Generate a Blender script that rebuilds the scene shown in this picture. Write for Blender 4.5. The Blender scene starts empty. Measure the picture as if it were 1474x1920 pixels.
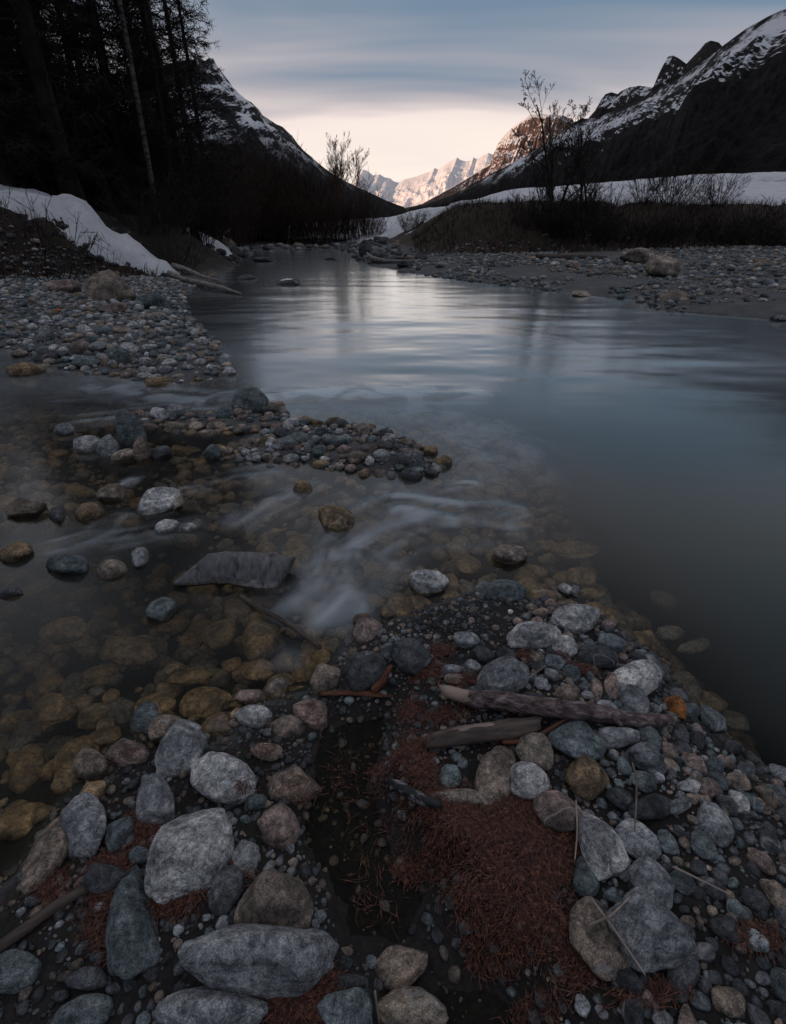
import bpy, math, random
import numpy as np
from mathutils import Vector, Matrix, Euler

# ------------------------------------------------------------------ camera, sky, sun, exposure
SC = bpy.context.scene
COL = SC.collection
R = math.radians
FPX, CX, CY, PITCH, CAMH = 960.0, 737.0, 960.0, R(28.9), 1.2
cam_d = bpy.data.cameras.new("camera")
cam = bpy.data.objects.new("camera", cam_d)
COL.objects.link(cam)
cam.location = (0, 0, CAMH)
cam.rotation_euler = (R(90) - PITCH, 0, 0)
cam_d.sensor_fit = 'VERTICAL'
cam_d.sensor_height = 36.0
cam_d.lens = 36.0 * FPX / 1920.0
cam_d.clip_start = 0.05
cam_d.clip_end = 60000
SC.camera = cam

SUN_AZ, SUN_EL = R(-113), R(5.2)          # azimuth from +Y, clockwise positive; low evening sun behind the left ridge
world = bpy.data.worlds.new("World")
SC.world = world
world.use_nodes = True
wn, wl = world.node_tree.nodes, world.node_tree.links
wn.clear()


def N(nodes, typ, **kw):
    n = nodes.new(typ)
    for k, v in kw.items():
        if k.startswith('i_'):
            n.inputs[k[2:]].default_value = v
        elif k.startswith('n_'):
            n.inputs[int(k[2:])].default_value = v
        else:
            setattr(n, k, v)
    return n


def math_node(nodes, links, op, a, b=None, clamp=False):
    n = nodes.new('ShaderNodeMath')
    n.operation = op
    n.use_clamp = clamp
    for i, v in enumerate((a, b)):
        if v is None:
            continue
        if isinstance(v, (int, float)):
            n.inputs[i].default_value = v
        else:
            links.new(v, n.inputs[i])
    return n.outputs[0]


def ramp(nodes, links, fac, stops, interp='LINEAR'):
    n = nodes.new('ShaderNodeValToRGB')
    n.color_ramp.interpolation = interp
    el = n.color_ramp.elements
    while len(el) < len(stops):
        el.new(0.5)
    for e, (p, c) in zip(el, stops):
        e.position = p
        e.color = c if len(c) == 4 else (*c, 1)
    links.new(fac, n.inputs[0])
    return n.outputs[0]


def mix(nodes, links, fac, a, b, blend='MIX', clamp=False):
    n = nodes.new('ShaderNodeMix')
    n.data_type = 'RGBA'
    n.blend_type = blend
    n.clamp_factor = True
    for sock, v in ((n.inputs[0], fac), (n.inputs[6], a), (n.inputs[7], b)):
        if isinstance(v, (int, float)):
            sock.default_value = v
        elif isinstance(v, (tuple, list)):
            sock.default_value = v if len(v) == 4 else (*v, 1)
        else:
            links.new(v, sock)
    return n.outputs[2]


# sky: Nishita dusk sky with a veil of long drawn-out high cloud over all of it
sky = N(wn, 'ShaderNodeTexSky', sky_type='NISHITA', sun_disc=False, sun_elevation=SUN_EL, sun_rotation=SUN_AZ,
        altitude=1400.0, air_density=1.0, dust_density=0.6, ozone_density=2.0)
tc = N(wn, 'ShaderNodeTexCoord')
sep = N(wn, 'ShaderNodeSeparateXYZ')
wl.new(tc.outputs['Generated'], sep.inputs[0])
zc = math_node(wn, wl, 'MAXIMUM', sep.outputs[2], 0.0)
zz = math_node(wn, wl, 'ADD', zc, 0.07)
u = math_node(wn, wl, 'DIVIDE', sep.outputs[0], zz)
v = math_node(wn, wl, 'DIVIDE', sep.outputs[1], zz)
cmb = N(wn, 'ShaderNodeCombineXYZ')
wl.new(u, cmb.inputs[0])
wl.new(v, cmb.inputs[1])
mp = N(wn, 'ShaderNodeMapping')
mp.inputs['Rotation'].default_value = (0, 0, R(-20))
mp.inputs['Scale'].default_value = (0.20, 0.55, 1)
mp.inputs['Location'].default_value = (1.3, 2.35, 0)
wl.new(cmb.outputs[0], mp.inputs[0])
nz = N(wn, 'ShaderNodeTexNoise', i_Scale=1.0, i_Detail=4.5, i_Roughness=0.5, i_Distortion=0.35)
wl.new(mp.outputs[0], nz.inputs['Vector'])
cl = ramp(wn, wl, nz.outputs[0], [(0.45, (0, 0, 0)), (0.68, (1, 1, 1))], 'EASE')
nz2 = N(wn, 'ShaderNodeTexNoise', i_Scale=1.7, i_Detail=3.0, i_Roughness=0.5, i_Distortion=0.6)
wl.new(mp.outputs[0], nz2.inputs['Vector'])
zq = math_node(wn, wl, 'ADD', zc, math_node(wn, wl, 'MULTIPLY', math_node(wn, wl, 'SUBTRACT', nz2.outputs[0], 0.5), math_node(wn, wl, 'MINIMUM', math_node(wn, wl, 'MULTIPLY', zc, 1.2), 0.22)))
# low air: clouds thicken and glow towards the horizon all round
hz = ramp(wn, wl, zq, [(0.0, (1, 1, 1)), (0.14, (0.95,) * 3), (0.20, (0.50,) * 3), (0.255, (0.05,) * 3), (0.45, (0.0,) * 3)], 'EASE')
skyb = mix(wn, wl, 1.0, sky.outputs[0], (0.30, 0.335, 0.37), 'MULTIPLY')
veil = ramp(wn, wl, zc, [(0.24, (1.75, 2.75, 3.9)), (0.6, (2.9, 3.2, 3.9))])
base = mix(wn, wl, 0.88, skyb, veil)
warm = ramp(wn, wl, zq, [(0.0, (10.6, 9.2, 8.0)), (0.09, (10.2, 8.9, 8.0)), (0.15, (9.6, 8.2, 7.7)), (0.21, (6.0, 5.2, 5.2)), (0.27, (4.6, 4.3, 4.6)), (0.5, (4.8, 4.4, 4.6)), (0.8, (4.8, 4.5, 4.7))])
c1 = mix(wn, wl, hz, base, warm)
clf = math_node(wn, wl, 'MULTIPLY', cl, 0.75)
c2 = mix(wn, wl, clf, c1, warm)
bg = N(wn, 'ShaderNodeBackground')
bg.inputs['Strength'].default_value = 0.1
wl.new(c2, bg.inputs[0])
wo = N(wn, 'ShaderNodeOutputWorld')
wl.new(bg.outputs[0], wo.inputs[0])

sun_d = bpy.data.lights.new("sun", 'SUN')
sun_d.energy = 5.0
sun_d.angle = R(0.5)
sun_d.color = (1.0, 0.60, 0.38)
sun = bpy.data.objects.new("sun", sun_d)
COL.objects.link(sun)
sdir = Vector((math.sin(SUN_AZ) * math.cos(SUN_EL), math.cos(SUN_AZ) * math.cos(SUN_EL), math.sin(SUN_EL)))
sun.rotation_euler = sdir.to_track_quat('Z', 'Y').to_euler()

SC.view_settings.view_transform = 'Standard'
SC.view_settings.look = 'None'
SC.view_settings.gamma = 1.0
SC.view_settings.exposure = 0.0
SC.render.engine = 'CYCLES'
SC.cycles.use_denoising = True
SC.cycles.max_bounces = 8
SC.cycles.transparent_max_bounces = 16
SC.cycles.caustics_reflective = False
SC.cycles.caustics_refractive = False

random.seed(7)
RNG = np.random.default_rng(11)
SP, CP = math.sin(PITCH), math.cos(PITCH)


# ------------------------------------------------------------------ small helpers
def ray(px, py):
    a, b = px - CX, CY - py
    return np.array([a, FPX * CP + b * SP, -FPX * SP + b * CP])


def ground(px, py, z=0.0):
    """the point of the level z that the photograph shows at this pixel"""
    d = ray(px, py)
    t = (z - CAMH) / d[2]
    return np.array([d[0] * t, d[1] * t, z])


def at(px, py, D):
    """the point at distance D up the valley on this line of sight"""
    d = ray(px, py)
    t = D / d[1]
    return np.array([d[0] * t, D, CAMH + d[2] * t])


def depth_of(p):
    return p[1] * CP - (p[2] - CAMH) * SP


def cross3(a, b):
    return np.array([a[1] * b[2] - a[2] * b[1], a[2] * b[0] - a[0] * b[2], a[0] * b[1] - a[1] * b[0]])


def sstep(a, b, x):
    t = np.clip((x - a) / (b - a), 0, 1)
    return t * t * (3 - 2 * t)


def hash3(i, j, k, seed):
    h = (i * 374761393 + j * 668265263 + k * 2147483647 + seed * 974634541).astype(np.int64) & 0xffffffff
    h = ((h ^ (h >> 13)) * 1274126177) & 0xffffffff
    h = ((h ^ (h >> 16)) * 2246822519) & 0xffffffff
    return ((h ^ (h >> 15)) & 0xffffff) / float(0xffffff)


def vnoise(P, seed=0):
    P = np.asarray(P, float)
    if P.shape[-1] == 2:
        P = np.concatenate([P, np.zeros(P.shape[:-1] + (1,))], -1)
    f = np.floor(P)
    t = P - f
    t = t * t * (3 - 2 * t)
    i, j, k = (f[..., n].astype(np.int64) for n in range(3))
    r = 0
    for a in (0, 1):
        wa = t[..., 0] if a else 1 - t[..., 0]
        for b in (0, 1):
            wb = t[..., 1] if b else 1 - t[..., 1]
            for c in (0, 1):
                wc = t[..., 2] if c else 1 - t[..., 2]
                r = r + wa * wb * wc * hash3(i + a, j + b, k + c, seed)
    return r * 2 - 1


def fbm(P, oct=4, seed=0, gain=0.5, ridged=False):
    P = np.asarray(P, float)
    r, a, s = 0, 1.0, 0
    for o in range(oct):
        n = vnoise(P * (2.03 ** o) + o * 17.3, seed + o)
        if ridged:
            n = 1 - 2 * np.abs(n)
        r = r + a * n
        s += a
        a *= gain
    return r / s


def mk_mesh(name, V, F, smooth=True, mats=None, attrs=None):
    """V (n,3); F int array (m,3) or (m,4)"""
    V = np.asarray(V, np.float32)
    F = np.asarray(F, np.int32)
    me = bpy.data.meshes.new(name)
    k = F.shape[1]
    me.vertices.add(len(V))
    me.vertices.foreach_set('co', V.ravel())
    me.loops.add(F.size)
    me.loops.foreach_set('vertex_index', F.ravel())
    me.polygons.add(len(F))
    me.polygons.foreach_set('loop_start', np.arange(0, F.size, k, dtype=np.int32))
    me.polygons.foreach_set('loop_total', np.full(len(F), k, np.int32))
    me.polygons.foreach_set('use_smooth', np.full(len(F), smooth, bool))
    me.update(calc_edges=True)
    for m in (mats or []):
        me.materials.append(m)
    for an, (typ, arr) in (attrs or {}).items():
        a = me.attributes.new(an, typ, 'POINT')
        if typ == 'FLOAT_COLOR':
            arr = np.asarray(arr, np.float32)
            if arr.shape[1] == 3:
                arr = np.concatenate([arr, np.ones((len(arr), 1), np.float32)], 1)
            a.data.foreach_set('color', arr.ravel())
        else:
            a.data.foreach_set('value', np.asarray(arr, np.float32).ravel())
    return me


def link(name, me, parent=None, loc=None, rot=None, scale=None, label=None, cat=None, group=None, kind=None):
    o = bpy.data.objects.new(name, me)
    COL.objects.link(o)
    if parent is not None:
        o.parent = parent
    if loc is not None:
        o.location = loc
    if rot is not None:
        o.rotation_euler = rot
    if scale is not None:
        o.scale = scale
    for k, vv in (('label', label), ('category', cat), ('group', group), ('kind', kind)):
        if vv:
            o[k] = vv
    return o


def sdf(P, poly):
    """signed distance to a closed polygon, positive inside"""
    poly = np.asarray(poly, float)
    A, B = poly, np.roll(poly, -1, 0)
    d2 = np.full(len(P), 1e18)
    ins = np.zeros(len(P), bool)
    for a, b in zip(A, B):
        e = b - a
        w = P - a
        t = np.clip((w @ e) / max(e @ e, 1e-12), 0, 1)
        q = w - t[:, None] * e
        d2 = np.minimum(d2, (q * q).sum(1))
        c = (a[1] > P[:, 1]) != (b[1] > P[:, 1])
        if c.any():
            xi = a[0] + (P[:, 1] - a[1]) * (b[0] - a[0]) / (b[1] - a[1] + 1e-15)
            ins ^= c & (P[:, 0] < xi)
    return np.where(ins, 1, -1) * np.sqrt(d2)


def pline(P, pts):
    """distance to an open line and the length along it"""
    pts = np.asarray(pts, float)
    best = np.full(len(P), 1e9)
    along = np.zeros(len(P))
    side = np.zeros(len(P))
    acc = 0
    for a, b in zip(pts[:-1], pts[1:]):
        e = b - a
        L = math.hypot(*e)
        w = P - a
        t = np.clip((w @ e) / (L * L), 0, 1)
        q = w - t[:, None] * e
        d = np.hypot(q[:, 0], q[:, 1])
        m = d < best
        best[m] = d[m]
        along[m] = acc + t[m] * L
        side[m] = (np.sign(e[0] * w[:, 1] - e[1] * w[:, 0]) * d)[m]
        acc += L
    return best, along, side


def tubes(lines):
    """lines: (points (n,3), radii (n), sides) -> V, F(quads); lines alike are done together"""
    V, F, off = [], [], 0
    bins = {}
    for pts, rad, k in lines:
        bins.setdefault((len(pts), k), []).append((pts, rad))
    for (n, k), lst in bins.items():
        pts = np.array([q[0] for q in lst], float)
        rad = np.array([q[1] for q in lst], float)
        m = len(lst)
        tan = np.gradient(pts, axis=1)
        tan /= np.linalg.norm(tan, axis=2)[..., None] + 1e-12
        ref = np.where((np.abs(tan[:, :1, 2:]) < 0.9), np.array([0.0, 0, 1]), np.array([1.0, 0, 0]))
        a = np.cross(tan, np.broadcast_to(ref, tan.shape))
        a /= np.linalg.norm(a, axis=2)[..., None] + 1e-12
        b = np.cross(tan, a)
        ang = np.arange(k) * 2 * math.pi / k
        ring = pts[:, :, None] + rad[:, :, None, None] * (np.cos(ang)[None, None, :, None] * a[:, :, None] + np.sin(ang)[None, None, :, None] * b[:, :, None])
        V.append(ring.reshape(-1, 3))
        i = np.arange(n - 1)[:, None] * k
        j = np.arange(k)[None]
        j2 = (j + 1) % k
        one = np.stack([i + j, i + j2, i + k + j2, i + k + j], -1).reshape(-1, 4)
        F.append((one[None] + (np.arange(m) * n * k)[:, None, None]).reshape(-1, 4) + off)
        off += m * n * k
    return np.concatenate(V), np.concatenate(F)


def icosphere(sub):
    t = (1 + 5 ** 0.5) / 2
    V = [(-1, t, 0), (1, t, 0), (-1, -t, 0), (1, -t, 0), (0, -1, t), (0, 1, t), (0, -1, -t), (0, 1, -t), (t, 0, -1), (t, 0, 1), (-t, 0, -1), (-t, 0, 1)]
    F = [(0, 11, 5), (0, 5, 1), (0, 1, 7), (0, 7, 10), (0, 10, 11), (1, 5, 9), (5, 11, 4), (11, 10, 2), (10, 7, 6), (7, 1, 8),
         (3, 9, 4), (3, 4, 2), (3, 2, 6), (3, 6, 8), (3, 8, 9), (4, 9, 5), (2, 4, 11), (6, 2, 10), (8, 6, 7), (9, 8, 1)]
    V = [np.array(q) / np.linalg.norm(q) for q in V]
    for _ in range(sub):
        cache, G = {}, []

        def mid(a, b):
            k = (min(a, b), max(a, b))
            if k not in cache:
                m = V[a] + V[b]
                V.append(m / np.linalg.norm(m))
                cache[k] = len(V) - 1
            return cache[k]
        for a, b, c in F:
            x, y, z = mid(a, b), mid(b, c), mid(c, a)
            G += [(a, x, z), (b, y, x), (c, z, y), (x, y, z)]
        F = G
    return np.array(V), np.array(F, np.int32)


ICO = {s: icosphere(s) for s in (0, 1, 2, 3, 4)}


def stone_shape(sub, seed, angular=0.5, peak=0.0):
    """a river stone of about unit radius: worn faces cut by planes, lumps, small pits"""
    V, F = ICO[sub]
    rg = np.random.default_rng(seed)
    P = V.copy()
    n = 7 + int(rg.integers(0, 5))
    D = rg.normal(size=(n, 3))
    D /= np.linalg.norm(D, axis=1)[:, None]
    off = rg.uniform(0.62, 0.9, n) + (1 - angular) * 0.22
    soft = 0.05 + 0.13 * (1 - angular)
    r = np.full(len(P), 1.12)
    for d, o in zip(D, off):                      # soft minimum of the cutting planes
        c = P @ d
        lim = np.where(c > 0.05, o / np.maximum(c, 0.05), 9.0)
        h = np.clip(0.5 + 0.5 * (lim - r) / (soft * 4), 0, 1)
        r = lim * (1 - h) + r * h - soft * 4 * h * (1 - h) * 0.5
    r *= 1 + 0.07 * vnoise(P * 1.7 + seed * 3.1, seed) + 0.035 * vnoise(P * 4.1 + seed, seed + 1)
    if sub >= 3:
        r *= 1 + 0.014 * vnoise(P * 10 + seed, seed + 2) + 0.007 * vnoise(P * 21 + seed, seed + 3)
    P = P * r[:, None]
    if peak:
        up = np.clip(P[:, 2], 0, None)
        P[:, 0] *= 1 - peak * up * 0.55
        P[:, 1] *= 1 - peak * up * 0.45
        P[:, 2] += peak * up * 0.15
    mx = (P.max(0) - P.min(0)) / 2
    P = (P - (P.max(0) + P.min(0)) / 2) / mx
    return P, F


# ------------------------------------------------------------------ materials
def new_mat(name):
    m = bpy.data.materials.new(name)
    m.use_nodes = True
    nt = m.node_tree
    nt.nodes.clear()
    out = nt.nodes.new('ShaderNodeOutputMaterial')
    b = nt.nodes.new('ShaderNodeBsdfPrincipled')
    nt.links.new(b.outputs[0], out.inputs[0])
    return m, nt.nodes, nt.links, b, out


def noise(n, l, vec, scale, detail=4, rough=0.55, dist=0.0):
    t = N(n, 'ShaderNodeTexNoise', i_Scale=scale, i_Detail=detail, i_Roughness=rough, i_Distortion=dist)
    if vec is not None:
        l.new(vec, t.inputs['Vector'])
    return t.outputs[0]


def bump(n, l, h, strength, dist, prev=None):
    b = N(n, 'ShaderNodeBump')
    b.inputs['Strength'].default_value = strength
    b.inputs['Distance'].default_value = dist
    l.new(h, b.inputs['Height'])
    if prev is not None:
        l.new(prev, b.inputs['Normal'])
    return b.outputs[0]


def stone_mat(name, use_object, far=False):
    m, n, l, b, _ = new_mat(name)
    geo = N(n, 'ShaderNodeNewGeometry')
    pos = geo.outputs['Position']
    if use_object:
        oi = N(n, 'ShaderNodeObjectInfo')
        tint = oi.outputs['Color']
        jit = N(n, 'ShaderNodeVectorMath', operation='SCALE')
        cb = N(n, 'ShaderNodeCombineXYZ')
        for i in range(3):
            l.new(oi.outputs['Random'], cb.inputs[i])
        l.new(cb.outputs[0], jit.inputs[0])
        jit.inputs['Scale'].default_value = 9.0
        ad = N(n, 'ShaderNodeVectorMath', operation='ADD')
        l.new(pos, ad.inputs[0])
        l.new(jit.outputs[0], ad.inputs[1])
        vec = ad.outputs[0]
    else:
        at_ = N(n, 'ShaderNodeAttribute', attribute_name='tint')
        tint = at_.outputs['Color']
        vec = pos
    k = 0.16 if far else 1.0
    big = noise(n, l, vec, 13 * k, 4, 0.65, 0.6)
    med = noise(n, l, vec, 62 * k, 5, 0.75, 0.5)
    fine = noise(n, l, vec, 360 * k, 2, 0.8)
    patch = ramp(n, l, big, [(0.34, (0.42, 0.44, 0.46)), (0.48, (0.92,) * 3), (0.60, (1.35, 1.33, 1.30)), (0.70, (1.75, 1.72, 1.66))])
    c = mix(n, l, 1.0, tint, patch, 'MULTIPLY')
    mot = ramp(n, l, med, [(0.36, (0.36, 0.38, 0.41)), (0.46, (0.80,) * 3), (0.55, (1.15,) * 3), (0.66, (1.75, 1.72, 1.66))])
    c = mix(n, l, 1.0, c, mot, 'MULTIPLY')
    # layered rock: faint bands, set differently in every stone
    bm = N(n, 'ShaderNodeMapping')
    bm.inputs['Scale'].default_value = (2.0, 2.5, 26.0)
    if use_object:
        rt = N(n, 'ShaderNodeVectorMath', operation='SCALE')
        l.new(cb.outputs[0], rt.inputs[0])
        rt.inputs['Scale'].default_value = 6.0
        l.new(rt.outputs[0], bm.inputs['Rotation'])
    l.new(vec, bm.inputs[0])
    band = noise(n, l, bm.outputs[0], 2.4 * k, 4, 0.65, 0.5)
    c = mix(n, l, 0.75, c, mix(n, l, 1.0, c, ramp(n, l, band, [(0.34, (0.45, 0.46, 0.48)), (0.5, (1.0,) * 3), (0.66, (1.5, 1.47, 1.42))]), 'MULTIPLY'))
    spk = ramp(n, l, fine, [(0.36, (0.58,) * 3), (0.5, (1.0,) * 3), (0.64, (1.45,) * 3)])
    c = mix(n, l, 1.0, c, spk, 'MULTIPLY')
    # dark hairline cracks
    vw = noise(n, l, vec, 16 * k, 5, 0.6, 1.4)
    cr = math_node(n, l, 'ABSOLUTE', math_node(n, l, 'SUBTRACT', vw, 0.52))
    crk = ramp(n, l, cr, [(0.0, (0.40,) * 3), (0.016, (1,) * 3)])
    c = mix(n, l, 0.8, c, crk, 'MULTIPLY')
    # pale quartz veins on some of them
    ve = noise(n, l, vec, 5 * k, 2, 0.4, 0.7)
    vn = math_node(n, l, 'ABSOLUTE', math_node(n, l, 'SUBTRACT', ve, 0.62))
    c = mix(n, l, ramp(n, l, vn, [(0.0, (0.45,) * 3), (0.007, (0,) * 3)]), c, (0.5, 0.5, 0.49))
    # wet to a little above the water line, brown with algae under it
    sp = N(n, 'ShaderNodeSeparateXYZ')
    l.new(pos, sp.inputs[0])
    zz_ = math_node(n, l, 'ADD', sp.outputs[2], math_node(n, l, 'MULTIPLY', math_node(n, l, 'SUBTRACT', big, 0.5), 0.05))
    wet = N(n, 'ShaderNodeMapRange', interpolation_type='SMOOTHSTEP')
    wet.inputs['From Min'].default_value = 0.030
    wet.inputs['From Max'].default_value = 0.008
    l.new(zz_, wet.inputs['Value'])
    alg = N(n, 'ShaderNodeMapRange', interpolation_type='SMOOTHSTEP')
    alg.inputs['From Min'].default_value = 0.012
    alg.inputs['From Max'].default_value = -0.010
    l.new(zz_, alg.inputs['Value'])
    # brown coating: strong on the stones that took it, thin on hard grey ones
    sr_ = N(n, 'ShaderNodeSeparateColor')
    l.new(tint, sr_.inputs[0])
    sat = math_node(n, l, 'DIVIDE', math_node(n, l, 'SUBTRACT', sr_.outputs[0], sr_.outputs[2]), math_node(n, l, 'MAXIMUM', sr_.outputs[0], 0.01))
    coat = math_node(n, l, 'ADD', math_node(n, l, 'MULTIPLY', math_node(n, l, 'MAXIMUM', sat, 0.0), 0.75), 0.28, True)
    algc = mix(n, l, coat, mix(n, l, 1.0, c, (0.75, 0.74, 0.68), 'MULTIPLY'), mix(n, l, 1.0, mix(n, l, 1.0, (0.47, 0.30, 0.145), mot, 'MULTIPLY'), patch, 'MULTIPLY'))
    wetc = mix(n, l, 1.0, c, (0.46, 0.47, 0.48), 'MULTIPLY')
    c = mix(n, l, wet.outputs[0], c, wetc)
    c = mix(n, l, alg.outputs[0], c, algc)
    l.new(c, b.inputs['Base Color'])
    ro = N(n, 'ShaderNodeMapRange')
    ro.inputs['To Min'].default_value = 0.86
    ro.inputs['To Max'].default_value = 0.38
    l.new(wet.outputs[0], ro.inputs['Value'])
    l.new(ro.outputs[0], b.inputs['Roughness'])
    nb = bump(n, l, med, 0.55, 0.010 / k)
    nb = bump(n, l, fine, 0.45, 0.0022 / k, nb)
    nb = bump(n, l, crk, 0.35, 0.003 / k, nb)
    l.new(nb, b.inputs['Normal'])
    return m


M_STONE = stone_mat('river_stone', True)
M_PEBBLE = stone_mat('river_pebbles', False)
M_BOULDER = stone_mat('bank_boulder', True, True)


def simple_mat(name, c1, c2, scale, rough=0.85, stretch=None, bmp=(0.5, 0.01), detail=5, c3=None):
    m, n, l, b, _ = new_mat(name)
    tcx = N(n, 'ShaderNodeTexCoord')
    vec = tcx.outputs['Object']
    if stretch:
        mpn = N(n, 'ShaderNodeMapping')
        mpn.inputs['Scale'].default_value = stretch
        l.new(vec, mpn.inputs[0])
        vec = mpn.outputs[0]
    t = noise(n, l, vec, scale, detail, 0.6, 0.3)
    st = [(0.35, c1), (0.65, c2)]
    if c3:
        st = [(0.3, c1), (0.5, c2), (0.68, c3)]
    l.new(ramp(n, l, t, st), b.inputs['Base Color'])
    b.inputs['Roughness'].default_value = rough
    l.new(bump(n, l, t, *bmp), b.inputs['Normal'])
    return m


M_LARCH = simple_mat('larch_bark', (0.010, 0.008, 0.007), (0.03, 0.024, 0.02), 6, 0.95, (1, 1, 0.25), (0.6, 0.03))
M_TWIG = simple_mat('larch_twigs', (0.011, 0.009, 0.008), (0.026, 0.020, 0.016), 3, 0.95)
M_ALDER = simple_mat('alder_bark', (0.018, 0.014, 0.012), (0.05, 0.036, 0.03), 8, 0.95, (1, 1, 0.3))
M_WILLOW = simple_mat('willow_stems', (0.026, 0.014, 0.010), (0.07, 0.036, 0.024), 5, 0.9)
M_BIRCH = simple_mat('birch_bark', (0.015, 0.014, 0.013), (0.16, 0.15, 0.14), 3.2, 0.8, (1.5, 1.5, 5), (0.3, 0.01), 3)
M_BIRCHTWIG = simple_mat('birch_twigs', (0.10, 0.06, 0.045), (0.2, 0.12, 0.085), 3, 0.9)
M_DRIFT = simple_mat('driftwood', (0.10, 0.075, 0.06), (0.34, 0.26, 0.21), 30, 0.8, (0.12, 1, 1), (0.6, 0.004), 6, (0.42, 0.33, 0.27))
M_DRIFTDARK = simple_mat('driftwood_dark', (0.016, 0.013, 0.012), (0.09, 0.068, 0.056), 45, 0.75, (0.15, 1, 1), (0.7, 0.004), 6, (0.16, 0.12, 0.1))
M_BARK = simple_mat('log_bark', (0.025, 0.017, 0.017), (0.13, 0.09, 0.088), 75, 0.9, (0.45, 1, 1), (1.0, 0.012), 7, (0.36, 0.29, 0.29))
M_CHAR = simple_mat('charred_wood', (0.010, 0.010, 0.012), (0.022, 0.022, 0.025), 60, 0.55, (0.4, 1, 1), (0.8, 0.004), 3, (0.35, 0.34, 0.36))
M_REDWOOD = simple_mat('red_brown_wood', (0.06, 0.022, 0.012), (0.19, 0.075, 0.042), 30, 0.8, (0.2, 1, 1), (0.5, 0.003))
M_GREYWOOD = simple_mat('bleached_wood', (0.14, 0.12, 0.11), (0.36, 0.33, 0.31), 12, 0.85, (0.2, 1, 1), (0.5, 0.01))


def slab_mat():
    """split timber: dark weathered upper side, paler scuffed lower half"""
    m, n, l, b, _ = new_mat('weathered_slab')
    tcx = N(n, 'ShaderNodeTexCoord')
    vec = tcx.outputs['Object']
    mpn = N(n, 'ShaderNodeMapping')
    mpn.inputs['Scale'].default_value = (1.0, 0.55, 0.55)
    l.new(vec, mpn.inputs[0])
    t = noise(n, l, mpn.outputs[0], 48, 7, 0.7, 0.5)
    big = noise(n, l, vec, 26, 4, 0.6, 0.3)
    dark = ramp(n, l, t, [(0.3, (0.07, 0.07, 0.077)), (0.6, (0.20, 0.195, 0.20)), (0.75, (0.34, 0.33, 0.33))])
    pale = ramp(n, l, t, [(0.3, (0.24, 0.215, 0.205)), (0.65, (0.52, 0.48, 0.46))])
    sp = N(n, 'ShaderNodeSeparateXYZ')
    l.new(vec, sp.inputs[0])
    z = math_node(n, l, 'ADD', sp.outputs[2], math_node(n, l, 'MULTIPLY', math_node(n, l, 'SUBTRACT', big, 0.5), 0.09))
    mr = N(n, 'ShaderNodeMapRange', interpolation_type='SMOOTHSTEP')
    mr.inputs['From Min'].default_value = 0.012
    mr.inputs['From Max'].default_value = -0.016
    l.new(z, mr.inputs['Value'])
    l.new(mix(n, l, mr.outputs[0], dark, pale), b.inputs['Base Color'])
    b.inputs['Roughness'].default_value = 0.9
    l.new(bump(n, l, t, 0.9, 0.008), b.inputs['Normal'])
    return m


M_SLAB = slab_mat()
M_NEEDLE = simple_mat('larch_needles', (0.018, 0.008, 0.006), (0.085, 0.029, 0.017), 120, 0.7, None, (0, 0.001), 3, (0.24, 0.10, 0.06))
M_STRAW = simple_mat('dry_stalk', (0.25, 0.19, 0.15), (0.48, 0.4, 0.34), 30, 0.8)
M_DRYGRASS = simple_mat('dry_grass', (0.03, 0.02, 0.014), (0.10, 0.066, 0.042), 2, 0.95)


def snow_mat():
    m, n, l, b, _ = new_mat('old_snow')
    geo = N(n, 'ShaderNodeNewGeometry')
    t = noise(n, l, geo.outputs['Position'], 1.6, 5, 0.6)
    d = noise(n, l, geo.outputs['Position'], 9, 5, 0.65)
    c = ramp(n, l, t, [(0.3, (0.60, 0.61, 0.64)), (0.6, (0.76, 0.77, 0.80))])
    dirt = ramp(n, l, d, [(0.55, (1, 1, 1)), (0.72, (0.50, 0.46, 0.42))])
    l.new(mix(n, l, 0.7, c, dirt, 'MULTIPLY'), b.inputs['Base Color'])
    b.inputs['Roughness'].default_value = 0.75
    nb = bump(n, l, t, 0.5, 0.12)
    l.new(bump(n, l, d, 0.35, 0.02, nb), b.inputs['Normal'])
    return m


M_SNOW = snow_mat()


def ground_mat():
    m, n, l, b, _ = new_mat('river_ground')
    a = N(n, 'ShaderNodeAttribute', attribute_name='tint')
    geo = N(n, 'ShaderNodeNewGeometry')
    p = geo.outputs['Position']
    t1 = noise(n, l, p, 3.0, 5, 0.6)
    t2 = noise(n, l, p, 60, 5, 0.7)
    vo = N(n, 'ShaderNodeTexVoronoi', i_Scale=85.0)
    l.new(p, vo.inputs['Vector'])
    c = mix(n, l, 1.0, a.outputs['Color'], ramp(n, l, t1, [(0.3, (0.6,) * 3), (0.7, (1.4,) * 3)]), 'MULTIPLY')
    c = mix(n, l, 1.0, c, ramp(n, l, t2, [(0.3, (0.45,) * 3), (0.7, (1.6,) * 3)]), 'MULTIPLY')
    g = mix(n, l, 0.35, (0.8, 0.8, 0.8), vo.outputs['Color'])
    c = mix(n, l, 0.6, c, mix(n, l, 1.0, c, g, 'MULTIPLY'))
    l.new(c, b.inputs['Base Color'])
    b.inputs['Roughness'].default_value = 0.9
    nb = bump(n, l, vo.outputs['Distance'], 0.6, -0.006)
    nb = bump(n, l, t2, 0.8, 0.012, nb)
    l.new(nb, b.inputs['Normal'])
    return m


M_GROUND = ground_mat()


# ------------------------------------------------------------------ the lie of the land
def gl(pts, z=0.0):
    return [tuple(ground(a, b, z)[:2]) for a, b in pts]


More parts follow.
